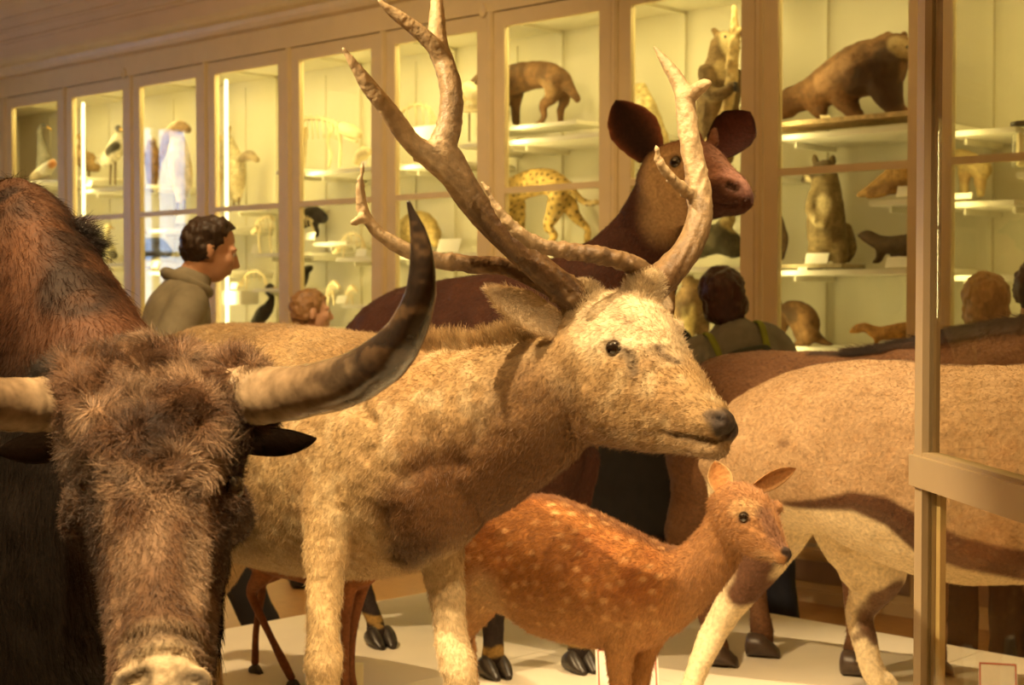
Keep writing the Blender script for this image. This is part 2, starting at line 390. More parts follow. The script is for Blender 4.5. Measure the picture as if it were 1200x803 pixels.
b_ = link('glazing_bar', rbox(rbox(MB(), S1 + .02, S1 + .08, (wy0 + wy1) / 2 - .03, (wy0 + wy1) / 2 + .03, wz0 + .07, wz1 - .07), S1 + .025, S1 + .075, wy0 + .07, wy1 - .07, 2.0, 2.05).mesh('glazing_bar', False), M_FRAME, win)
p_ = link('pane', rbox(MB(), S1 + .045, S1 + .053, wy0 + .07, wy1 - .07, wz0 + .07, wz1 - .07).mesh('pane', False), M_GLASS, win)
# cove and cornice above the cases: three stepped bands with a soft curve
def profile(name, pr, m, n0=-3.2, n1=9.25):
    """extrude a (depth, z) outline along the case wall"""
    mb = MB(); k = len(pr)
    V = [wp(n0, d, z) for d, z in pr] + [wp(n1, d, z) for d, z in pr]
    mb.add(V, [(i, (i + 1) % k, k + (i + 1) % k, k + i) for i in range(k)] + [tuple(range(k))[::-1], tuple(range(k, 2 * k))]); return struct(name, mb, m)
DT = 3.30                                                              # top of the case doors
profile('trim_1', [(-0.02, DT), (-0.02, DT + .16), (0.1, DT + .16), (0.1, DT)], M_FRAME)           # frieze
profile('trim_2', [(-0.03, DT + .16), (-0.07, DT + .17), (-0.09, DT + .20), (-0.10, DT + .235), (-0.15, DT + .25), (-0.17, DT + .27), (-0.17, DT + .30), (0.1, DT + .30), (0.1, DT + .16)], M_FRAME)
arc_ = [(-0.17 - .34 * (1 - math.cos(a)), DT + .30 + (CEIL - DT - .30) * math.sin(a)) for a in np.linspace(0, math.pi / 2, 9)]
profile('trim_3', [(-0.12, DT + .30)] + arc_ + [(0.1, CEIL), (0.1, DT + .30)], M_PLASTER)
for a_, r_ in ((0.35, .022), (0.62, .018), (0.9, .016)):
    d_, z_ = -0.17 - .34 * (1 - math.cos(a_)), DT + .30 + (CEIL - DT - .30) * math.sin(a_)
    profile('trim_4' if a_ == .35 else 'trim_5' if a_ == .62 else 'trim_6', [(d_ - r_ * math.cos(q), z_ + r_ * math.sin(q)) for q in np.linspace(0, 2 * math.pi, 8, endpoint=False)], M_PLASTER)
# small oval number plates on the frieze
for px, lb in ((145, 'small oval plate on the frieze above the case of hanging birds'), (566, 'small oval plate on the frieze above the case with the brown hyena-like cat')):
    c = cpt(px, 12 if px > 300 else 86, -0.022); mb = MB()
    R_ = [[np.array(c + WD * (.03 * s_ * math.cos(q)) + Vector((0, 0, .045 * s_ * math.sin(q))) - WN * d_) for q in np.linspace(0, 2 * math.pi, 20, endpoint=False)] for s_, d_ in ((1, 0), (1, .006), (.85, .009), (.8, .006))]
    rings(mb, R_); single('number_plate', mb, M_FRAME, c, lb, 'plate', 'oval plates on the frieze')

# display cases: one thing a bay
M_TUBE = mat('lit_tube', (1, 1, 1), emit=((1.0, 0.82, 0.42), 2.4))
RAILZ = 2.21; CD = 0.66; CEILC = 3.27; ST = 0.088
CASE_LABEL = {9: 'case bay farthest left of all, past the edge of the view', 8: 'narrow sliver of a glazed case bay at the left edge of the row', 7: 'glazed case bay holding the grey long-necked crane',
  6: 'glazed case bay with duck and stork and a bright tube at its left', 5: 'glazed case bay reflecting bluish daylight, with hanging birds', 4: 'glazed case bay with a pale heron on a stump and a bright tube',
  3: 'glazed case bay with a large pale skeleton on the upper shelf', 2: 'glazed case bay with a loose skull and propped card, behind the tall antler', 1: 'glazed case bay with a brown hyena-like beast above a spotted cat',
  0: 'glazed case bay with the small bear hugging a branch', -1: 'glazed case bay with the wolverine above the standing raccoon dog', -2: 'glazed case bay seen through the glass screen at right', -3: 'glazed case bay beyond the right edge, hidden past the screen'}
SHELVES = {}
for m in range(-3, 10):
    a, b = m, m + 1; e = 0.02
    cs = thing('display_case', CASE_LABEL[m], 'display case', wp(m + .5, 0, 0), 'glazed display cases')
    P_ = lambda nm, mb, mt=M_FRAME: part(cs, nm, mb, mt, False)
    P_('back_panel', cbox(MB(), a + .012, b - .012, CD, CD + .02, .30, CEILC), M_CASEIN)
    P_('top_panel', cbox(MB(), a + .012, b - .012, .03, CD, CEILC, CEILC + .02), M_CASEIN)
    P_('bottom_panel', cbox(MB(), a, b, 0, CD, .27, .31), M_CASEIN)
    P_('corner_post', cbox(MB(), a - .018, a + .018, CD - .03, CD + .0, .31, CEILC), M_CASEIN)
    P_('roof_batten', cbox(MB(), a - .018, a + .018, .05, CD, CEILC - .02, CEILC), M_CASEIN)
    P_('mullion', cbox(cbox(MB(), a - .022, a + .022, -.018, .06, .27, DT), a - .012, a + .012, -.026, -.018, .27, DT))
    P_('plinth', cbox(cbox(cbox(MB(), a, b, -.02, .03, .05, .27), a, b, -.05, .03, 0, .06), a, b, -.045, .02, .245, .275))
    P_('plinth_panel', cbox(MB(), a + .08, b - .08, -.026, -.02, .10, .21), M_FRAMED)
    P_('shelf_rail', cbox(MB(), a + .40, a + .412, CD - .008, CD, .35, CEILC - .05), M_CASEIN)
    dr = P_('door', cbox(cbox(cbox(cbox(MB(), a + .03, a + .03 + ST, -.012, .03, .30, DT - .008), b - .03 - ST, b - .03, -.012, .03, .30, DT - .008), a + .03 + ST, b - .03 - ST, -.012, .03, .30, .39), a + .03 + ST, b - .03 - ST, -.012, .03, DT - .098, DT - .008))
    part(dr, 'glazing_bar', cbox(MB(), a + .03 + ST, b - .03 - ST, -.010, .02, RAILZ - .019, RAILZ + .019), M_FRAME, False)
    i0, i1 = a + .03 + ST, b - .03 - ST
    for z0, z1 in ((.39, RAILZ - .019), (RAILZ + .019, DT - .098)):
        part(dr, 'pane', cbox(MB(), i0, i1, .006, .010, z0, z1), M_GLASS, False)
    if m < 8:
        tb = MB(); bright = m in (6, 4)
        tm, td = (b - .03 - ST - .034, .07) if bright else (b - .03, .046)
        tube(tb, [wp(tm, td, .45), wp(tm, td, 1.8), wp(tm, td, 3.16)], [.013] * 3, k=2, seg=10); part(cs, 'lamp_tube', tb, M_TUBE)
        lt = area('case_lamp', wp(b - .085, .05, 1.8), wp(a + .42, .60, 1.8), 7.5 if m > -1 else 5, .05, 2.6, (1.0, 0.79, 0.31))
        lt2 = area('case_top_lamp', wp(a + .5, .12, CEILC - .03), wp(a + .5, .42, 1.0), 3 if m > -1 else 1.5, .6, .08, (1.0, 0.79, 0.31))
    SHELVES[m] = cs
def shelf(m, z, x0=0.0, x1=1.0, d0=0.13, d1=None, th=.026):
    """a shelf of bay m between fractions x0..x1 of the bay counted from its right end"""
    part(SHELVES[m], 'shelf', cbox(MB(), m + x0 + .004, m + x1 - .004, d0, CD - .01 if d1 is None else d1, z - th, z), M_SHELF, False)
    for s_ in (x0 + .06, x1 - .06):
        part(SHELVES[m], 'shelf_bracket', cbox(MB(), m + s_ - .008, m + s_ + .008, d0 + .12, CD - .01, z - th - .03, z - th), M_SHELF, False)
def pz(px, py, depth): return cpt(px, py, depth).z

# platform: a low white deck with panel joints, one corner towards the cases
PC = Vector((0.12, 7.21, 0)); E1 = Vector((-.7071, -.7071, 0)); E2 = Vector((.7071, -.7071, 0))
plat = thing('platform', 'low cream-white display platform carrying the stuffed animals', 'platform', PC + E1 * 2.3 + E2 * 2.3)
for i in range(4):
    for j in range(4):
        a0, a1 = i * 1.175, i * 1.175 + 1.172; b0, b1 = j * 1.15, j * 1.15 + 1.147
        part(plat, 'deck_panel', box(MB(), PC + E1 * ((a0 + a1) / 2) + E2 * ((b0 + b1) / 2) + Vector((0, 0, PLAT - .015)), E1 * ((a1 - a0) / 2), E2 * ((b1 - b0) / 2), (0, 0, .015)), M_PLAT, False)
part(plat, 'skirt', box(MB(), PC + E1 * 2.35 + E2 * 2.3 + Vector((0, 0, (PLAT - .03) / 2)), E1 * 2.33, E2 * 2.28, (0, 0, (PLAT - .03) / 2)), M_PLAT, False)

# framed glass screen at the right
M_METAL = mat('bronze_paint', (0.42, 0.33, 0.20), rough=0.38, var=0.05, scale=8, spec=0.6)
sx = Vector((-.095, 1, 0)).normalized(); sn = Vector((1, .095, 0)).normalized()
SP = at(1086, 560, 3.0); SP.z = 0
scr = thing('glass_screen', 'framed glass screen with beige metal post and rail at the right edge', 'glass screen', SP + Vector((0, 0, PLAT)))
zr1 = at(1086, 534, 3.0).z; zr0 = at(1086, 570, 3.0).z; LN = 1.38
part(scr, 'post', box(MB(), SP + Vector((0, 0, (zr1 + 3.3) / 2)), sn * .018, sx * .02, (0, 0, (3.3 - zr1) / 2)), M_METAL, False)
part(scr, 'rail', box(box(MB(), SP - sx * (LN / 2 - .03) + Vector((0, 0, (zr0 + zr1) / 2)), sn * .026, sx * (LN / 2), (0, 0, (zr1 - zr0) / 2)), SP - sx * (LN / 2 - .03) + Vector((0, 0, zr1 + .004)), sn * .017, sx * (LN / 2), (0, 0, .004)), M_METAL, False)
part(scr, 'lower_post', box(MB(), SP + Vector((0, 0, (PLAT + zr0) / 2)), sn * .017, sx * .02, (0, 0, (zr0 - PLAT) / 2)), M_METAL, False)
part(scr, 'glazing_bead', box(MB(), SP - sx * .032 + sn * .018 + Vector((0, 0, (PLAT + zr0) / 2)), sn * .006, sx * .010, (0, 0, (zr0 - PLAT) / 2)), M_FRAME, False)
part(scr, 'upper_pane', box(MB(), SP - sx * (LN / 2) + Vector((0, 0, (zr1 + 3.3) / 2)), sn * .004, sx * (LN / 2 - .02), (0, 0, (3.3 - zr1) / 2 - .005)), M_SGLASS, False)
part(scr, 'lower_pane', box(MB(), SP - sx * (LN / 2) + Vector((0, 0, (PLAT + zr0) / 2)), sn * .004, sx * (LN / 2 - .02), (0, 0, (zr0 - PLAT) / 2)), M_SGLASS, False)
SQ = SP - sx * (LN - .02)
part(scr, 'end_post', box(MB(), SQ + Vector((0, 0, (PLAT + 3.3) / 2)), sn * .018, sx * .02, (0, 0, (3.3 - PLAT) / 2)), M_METAL, False)
part(scr, 'top_rail', box(MB(), SP - sx * (LN / 2 - .01) + Vector((0, 0, 3.32)), sn * .02, sx * (LN / 2 + .01), (0, 0, .02)), M_METAL, False)
# ------------------------------------------------------------------ the mounted animals on the platform
def T(tx, ty, bx, by, Z, w, ZB=None, e=0): return (at(tx, ty, Z), at(bx, by, Z if ZB is None else ZB), w, e)
def dirpx(a, b, Z=3.0): return tuple(at(b[0], b[1], Z if len(b) < 3 else b[2]) - at(a[0], a[1], Z if len(a) < 3 else a[2]))
def leg(mb, ch, **kw): return tube(mb, [c[0] for c in ch], [c[1] for c in ch], seg=14, **kw)
def G(px, Z, dz=0.0): return ground(px, Z) + Vector((0, 0, dz))

# ---- the big stag
def build_stag():
    root = thing('stag', 'big tan stag with tall branching antlers in the middle of the platform', 'deer', ground(395, 3.8))
    b = MB()
    loft(b, [T(205, 430, 205, 590, 4.82, .12), T(232, 386, 232, 640, 4.55, .22), T(300, 380, 300, 660, 4.2, .26), T(365, 384, 365, 674, 3.88, .275), T(430, 392, 430, 678, 3.62, .255), T(482, 402, 484, 668, 3.43, .21), T(525, 432, 522, 640, 3.27, .14)], k=7, seg=36)
    loft(b, [T(455, 405, 455, 640, 3.5, .19), T(520, 404, 520, 632, 3.37, .16), T(575, 400, 588, 600, 3.29, .135), T(625, 392, 645, 562, 3.23, .118), T(668, 374, 688, 522, 3.19, .105), T(695, 362, 705, 500, 3.16, .09)], k=7, seg=30)
    # head: skull, cheeks, muzzle, lower jaw
    loft(b, [T(668, 380, 668, 470, 3.22, .075), T(698, 347, 678, 500, 3.17, .092), T(738, 343, 712, 519, 3.10, .098), T(772, 362, 752, 524, 3.03, .088, e=.1), T(800, 412, 785, 524, 2.97, .066), T(822, 447, 808, 522, 2.92, .053), T(841, 468, 826, 522, 2.88, .047), T(854, 484, 842, 521, 2.855, .040)], k=7, seg=30, cap=.75)
    loft(b, [T(700, 470, 692, 519, 3.13, .055), T(752, 492, 745, 528, 3.04, .05), T(805, 508, 800, 531, 2.94, .036), T(838, 517, 834, 539, 2.875, .030), T(848, 521, 846, 537, 2.86, .024)], k=6, seg=20)
    hd = dirpx((690, 420, 3.18), (848, 500, 2.86)); hd = Vector(hd).normalized(); sd = hd.cross(Vector((0, 0, 1))).normalized()   # animal's right = towards us
    for px, py, Z, sg in ((686, 366, 3.155, 1), (752, 352, 3.10, -1)):      # pedicles
        c = at(px, py, Z); tube(b, [c - Vector((0, 0, .05)), c, c + Vector((-.012 * sg, 0, .045))], [.042, .034, .029], k=4)
    ell(b, at(716, 398, 3.045), .032); ell(b, at(790, 386, 3.07), .024)          # brow ridges
    ell(b, at(846, 495, 2.845), .028, .028, .024)
    # shoulder, elbow and forelegs
    loft(b, [(at(470, 440, 3.42) + sd * .0, at(470, 470, 3.40), .05), (at(425, 470, 3.40), at(425, 600, 3.40), .09), (at(392, 560, 3.38), at(392, 640, 3.38), .07)], k=5, seg=20)
    kr = G(380, 3.30)
    leg(b, [(at(415, 545, 3.42), .125), (at(388, 610, 3.38), .066), (at(381, 680, 3.35), .043), (at(378, 735, 3.33), .036), (at(379, 775, 3.31), .041), (at(380, 800, 3.31), .034), (at(379, 880, 3.32), .024), (at(378, 985, 3.34), .029), (at(384, 1012, 3.31), .026)], up=(1, 0, 0))
    kl = G(545, 3.36)
    leg(b, [(at(500, 560, 3.45), .11), (at(514, 625, 3.43), .062), (at(522, 690, 3.42), .042), (at(528, 742, 3.41), .036), (at(536, 780, 3.38), .041), (at(541, 805, 3.38), .034), (at(540, 880, 3.40), .024), (at(538, 975, 3.42), .029), (at(545, 1005, 3.39), .026)], up=(1, 0, 0))
    # hind legs (behind the bull)
    for ch in ([(at(238, 540, 4.62), .17), (at(226, 640, 4.55), .10), (at(212, 708, 4.66), .042), (at(214, 735, 4.68), .034), (at(222, 800, 4.62), .026), (at(224, 838, 4.60), .03), (at(228, 846, 4.57), .027)],
               [(at(268, 540, 4.75), .17), (at(258, 640, 4.70), .10), (at(244, 700, 4.84), .042), (at(245, 725, 4.86), .034), (at(250, 785, 4.80), .026), (at(252, 816, 4.78), .03), (at(256, 824, 4.75), .027)]): leg(b, ch, up=(1, 0, 0))
    tube(b, [at(200, 410, 4.85), at(185, 450, 4.98), at(184, 500, 5.0)], [.05, .045, .02])
    me = remesh(b, .0062, 5)
    B = bvh(me)
    # sculpting on the surface, where the photograph shows it
    E, En = hit(B, 717, 407)
    press(me, [E], .020, .013)
    for pts, r, d in ((hits(B, [(697, 409), (706, 399), (718, 396), (728, 401), (733, 409)]), .006, -.0075), (hits(B, [(700, 414), (712, 417), (726, 415)]), .005, -.004),
        (hits(B, [(733, 410), (739, 418), (742, 432)]), .006, .008), (hits(B, [(746, 404), (752, 420), (755, 434)]), .006, -.004), (hits(B, [(770, 410), (780, 420), (795, 425)]), .006, .006),
        (hits(B, [(838, 489), (843, 492)]), .0075, .014), (hits(B, [(826, 485), (832, 480), (842, 481), (850, 488)]), .006, -.005),
        (hits(B, [(864, 505), (852, 513), (838, 517), (815, 514), (790, 510), (772, 505)]), .005, .007),
        (hits(B, [(665, 430), (672, 465), (685, 500)]), .02, .008), (hits(B, [(690, 470), (705, 490), (735, 505)]), .03, -.008), (hits(B, [(757, 450), (780, 470), (805, 490)]), .02, -.003),
        (hits(B, [(556, 458), (558, 490), (556, 520)]), .012, .009), (hits(B, [(420, 475), (438, 495), (440, 520), (430, 535)]), .012, .010), (hits(B, [(470, 560), (500, 545), (540, 545)]), .02, .010),
        (hits(B, [(448, 600), (452, 630), (462, 655)]), .02, .014), (hits(B, [(500, 640), (492, 655), (478, 664)]), .02, -.008), (hits(B, [(410, 560), (400, 600)]), .02, -.006)):
        press(me, pts, r, d)
    bumpy(me, .004, .05, 1); bumpy(me, .0022, .016, 2)
    P = getP(me); N = getN(me)
    tan, pale, grey = (.40, .275, .13), (.64, .515, .31), (.28, .20, .115)
    C = np.tile(tan, (len(P), 1)); n1 = vnoise(P, .12, 3); n2 = vnoise(P, .03, 4)
    C = mix(C, (n1 - .45) * 1.6, (.32, .19, .08)); C = mix(C, (n2 - .5) * 1.4, pale)
    px = (P[:, 0] / P[:, 1]) * F + 600
    hm = sm(652, 690, px) * sm(1.42, 1.47, P[:, 2]) * sm(3.45, 3.3, P[:, 1])
    C = mix(C, hm * .85, (.62, .51, .325)); C = mix(C, hm * sm(.45, .7, n2) * .5, grey)
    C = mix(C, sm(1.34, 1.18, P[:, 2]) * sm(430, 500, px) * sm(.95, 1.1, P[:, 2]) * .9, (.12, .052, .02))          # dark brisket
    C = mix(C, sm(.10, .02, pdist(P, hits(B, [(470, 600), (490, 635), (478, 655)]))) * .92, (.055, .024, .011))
    C = mix(C, sm(1.0, .85, P[:, 2]) * .6, (.56, .41, .21))
    thr = pdist(P, [at(668, 545, 3.1), at(640, 520, 3.12), at(600, 575, 3.18), at(560, 610, 3.2), at(520, 625, 3.25)]); C = mix(C, sm(.26, .06, thr + (n1 - .5) * .10) * sm(.95, 1.1, P[:, 2]) * .85 * (1 - hm), (.135, .065, .024))       # dark throat hair, with the neck's shade painted in
    C = mix(C, sm(1.30, 1.44, P[:, 2]) * sm(470, 430, px) * .7, (.22, .14, .058))
    leg_in = sm(480, 505, px) * sm(1.02, .9, P[:, 2]); C = mix(C, leg_in * .55, (.66, .53, .33))
    C = mix(C, sm(.05, .015, pdist(P, hits(B, [(520, 404), (560, 402), (600, 396), (640, 390)]))) * .6, (.52, .35, .15))
    C = mix(C, sm(.028, .012, pdist(P, [E])) * .8, (.13, .085, .05)); C = mix(C, sm(.018, .006, pdist(P, hits(B, [(731, 410), (739, 420), (743, 436)]))) * .75, (.12, .09, .06))
    C = mix(C, sm(.030, .012, pdist(P, hits(B, [(700, 398), (718, 391), (735, 399)]))) * .35, (.75, .63, .42))
    nose = hits(B, [(858, 484), (864, 492), (862, 503), (852, 506), (846, 497)])
    C = mix(C, sm(.034, .016, pdist(P, nose)) * .95, (.045, .035, .032)); C = mix(C, sm(.022, .008, pdist(P, hits(B, [(833, 487), (844, 488)]))) * .8, (.07, .055, .05))
    C = mix(C, sm(.010, .003, pdist(P, hits(B, [(866, 507), (852, 514), (838, 517.5), (812, 514), (785, 509)]))) * .85, (.08, .05, .03))
    C = mix(C, sm(.012, .004, pdist(P, hits(B, [(839, 489.5), (842, 491.5)]))), (.01, .008, .007))
    C = mix(C, sm(.03, .01, pdist(P, hits(B, [(770, 412), (782, 420), (798, 424)]))) * .25, (.16, .12, .09)); C = mix(C, sm(.010, .003, pdist(P, hits(B, [(771, 407), (778, 417), (794, 424)]))) * .7, (.10, .07, .05))
    C = mix(C, sm(.03, .01, pdist(P, hits(B, [(700, 409), (690, 430)]))) * .0, grey)
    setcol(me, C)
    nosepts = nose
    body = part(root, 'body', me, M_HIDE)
    # fur is combed from the world-space copy: rebuild positions
    o0 = np.array(org(root)); setP(me, P)
    comb = [(at(740, 400, 3.05), dirpx((760, 380, 3.0), (700, 420, 3.1))), (at(810, 480, 2.9), dirpx((830, 480, 2.88), (770, 470, 3.0))), (at(740, 500, 3.05), dirpx((780, 500, 3.0), (700, 490, 3.1))),
            (at(660, 470, 3.1), dirpx((680, 440, 3.15), (640, 520, 3.25))), (at(600, 480, 3.2), dirpx((620, 440, 3.2), (570, 540, 3.3))), (at(520, 520, 3.25), dirpx((540, 480, 3.3), (490, 590, 3.4))),
            (at(420, 480, 3.45), dirpx((460, 450, 3.4), (380, 520, 3.7))), (at(330, 500, 3.9), dirpx((380, 480, 3.8), (280, 540, 4.2))), (at(380, 700, 3.3), (0, 0, -1)), (at(525, 720, 3.38), (0, 0, -1)), (at(250, 500, 4.4), dirpx((300, 480, 4.2), (220, 560, 4.6)))]
    nosemask = lambda Q: sm(.02, .04, pdist(Q, nosepts)) * sm(.012, .022, pdist(Q, [E]))
    fur(root, me, 150000, .013, .00042, comb, lift=.32, jitter=.4, mask=nosemask, dark=.30, seed=2)
    mane = hits(B, [(486, 408), (510, 410), (540, 408), (570, 404), (600, 402), (625, 396)])
    crest = [p + Vector((0, .03, 0)) for p in mane]
    fur(root, me, 5000, .042, .0005, [(p, (.25, .2, 1)) for p in crest[:2]] + [(p, (-.5, 0, .8)) for p in crest[2:]], lift=.8, jitter=.6, clump=1, mask=lambda Q: sm(.05, .015, pdist(Q, crest)), dark=.45, name='mane', seed=3)
    tuft = [at(686, 358, 3.15), at(755, 345, 3.1)]
    fur(root, me, 5000, .024, .0005, [(tuft[0], (-.3, 0, 1)), (tuft[1], (.3, 0, 1))], lift=.6, jitter=.6, mask=lambda Q: sm(.07, .03, np.minimum(np.linalg.norm(Q - np.array(tuft[0]), axis=1), np.linalg.norm(Q - np.array(tuft[1]), axis=1))), dark=.25, name='brow_tuft', seed=4)
    setP(me, P - o0)
    eyeball(root, E, En, .0175, .45)
    # far eye, mirrored through the head's middle plane
    hc = at(745, 400, 3.08); Ef = E - sd * (2 * (E - hc).dot(sd)); eyeball(root, Ef, En - sd * (2 * En.dot(sd)), .0175, .45)
    pale_i, out_c = (.72, .60, .42), (.42, .29, .14)
    e_, em = ear(root, at(668, 392, 3.14), at(571, 338, 3.08), .037, dirpx((620, 380, 3.1), (608, 350, 2.75), 3), .030, pale_i, out_c, rim=(.50, .36, .19), base_w=.55, peak=.5)
    setP(em, getP(em) + o0); fur(root, em, 5000, .016, .0004, [(at(620, 370, 3.1), dirpx((668, 392, 3.14), (571, 338, 3.08)))], lift=.3, jitter=.6, dark=.25, name='ear_fur', seed=6); setP(em, getP(em) - o0)
    ear(root, at(778, 372, 3.22), at(790, 318, 3.42), .04, (.8, -.4, .2), .03, pale_i, (.30, .17, .07), base_w=.5)
    for p, d in ((ground(381, 3.30), (.6, -1)), (ground(545, 3.36), (.6, -1)), (ground(230, 4.55), (.6, -1)), (ground(258, 4.73), (.6, -1))): hoof(root, p, d, .11, .045, .075)
    # antlers
    def antler(beams, seed):
        mb = MB()
        for ch in beams: ptube(mb, ch, seg=14, k=8)
        am = remesh(mb, .0046, 3); Q = getP(am); Nn = getN(am)
        rid = (vnoise(Q, .010, seed) - .5) * .0012 + (vnoise(Q, .03, seed + 1) - .5) * .0015
        kn = np.zeros(len(Q)); R = np.random.default_rng(seed); 
        for i in R.choice(len(Q), 22): kn += np.exp(-(np.linalg.norm(Q - Q[i], axis=1) / .0055) ** 2)
        tips_dir = at(*beams[0][5][:3]) - at(*beams[0][1][:3]); AX = nrm(np.array([tips_dir], float))[0]; up = sm(1.85, 2.05, Q[:, 2])
        setP(am, Q + Nn * ((rid + (vnoise(Q - (Q @ AX)[:, None] * AX * .93, .0075, seed + 6) - .5) * .0055) * (1 - .6 * up) + np.clip(kn, 0, 1.2) * .005 * (1 - .85 * up))[:, None]); Q = getP(am)
        Ca = np.tile((.105, .055, .021), (len(Q), 1)); v = vnoise(Q, .02, seed + 2); ax_ = nrm(np.array([tips_dir], float))[0]; Qp = Q - (Q @ ax_)[:, None] * ax_ * .93; st_ = vnoise(Qp, .009, seed + 6)
        Ca = mix(Ca, sm(.5, .75, v) * .6, (.06, .03, .012)); Ca = mix(Ca, sm(.42, .7, st_) * .5, (.19, .115, .048)); Ca = mix(Ca, np.clip(kn, 0, 1) * .4, (.36, .24, .11))
        tips = [at(c[-1][0], c[-1][1], c[-1][2]) for c in beams]
        for t in tips: Ca = mix(Ca, sm(.30, .02, np.linalg.norm(Q - np.array(t), axis=1)) * .8, (.58, .44, .25))
        setcol(am, Ca); part(root, 'antler', am, M_ANTLER)
    antler([[(684, 362, 3.15, 19), (676, 352, 3.14, 20), (640, 322, 3.12, 17.5), (594, 280, 3.09, 17), (554, 236, 3.06, 17), (527, 192, 3.03, 19), (519, 172, 3.02, 17), (526, 148, 3.03, 15), (529, 110, 3.04, 14), (522, 78, 3.06, 13), (513, 52, 3.08, 12.5), (512, 10, 3.12, 8.5), (510, -45, 3.17, 2.5)],
            [(530, 205, 3.03, 15), (505, 184, 3.01, 14), (482, 166, 2.99, 12), (455, 130, 2.96, 11), (428, 95, 2.94, 9), (402, 57, 2.92, 2.5)],
            [(520, 70, 3.06, 11), (505, 50, 3.05, 10), (482, 30, 3.04, 8.5), (460, 14, 3.03, 6.5), (444, 1, 3.02, 2.5)],
            [(672, 352, 3.16, 16), (640, 330, 3.18, 15), (595, 314, 3.16, 11), (545, 309, 3.12, 10.5), (505, 304, 3.08, 10), (470, 290, 3.05, 9.5), (442, 272, 3.03, 9), (427, 250, 3.02, 7.5), (422, 222, 3.01, 5.5), (426, 189, 3.0, 2)],
            [(430, 256, 3.02, 7), (420, 258, 3.0, 5.5), (413, 262, 2.99, 3.5)]], 11)
    antler([[(753, 350, 3.10, 20), (762, 338, 3.12, 21), (788, 314, 3.15, 18), (810, 285, 3.18, 16.5), (820, 252, 3.2, 15.5), (818, 215, 3.22, 14), (808, 165, 3.23, 12.5), (803, 120, 3.24, 12), (797, 100, 3.25, 10), (782, 76, 3.26, 7), (766, 54, 3.27, 2)],
            [(804, 118, 3.24, 10), (815, 106, 3.22, 9), (826, 99, 3.20, 7), (831, 97, 3.19, 4)],
            [(815, 232, 3.20, 7), (800, 221, 3.17, 7), (785, 207, 3.14, 6), (773, 190, 3.12, 5), (768, 170, 3.11, 2)],
            [(768, 338, 3.12, 15), (752, 316, 3.10, 12), (720, 303, 3.07, 11), (680, 296, 3.05, 10.5), (640, 289, 3.03, 9.5), (608, 273, 3.01, 8), (585, 247, 3.0, 6), (565, 213, 2.99, 2)]], 23)
build_stag()

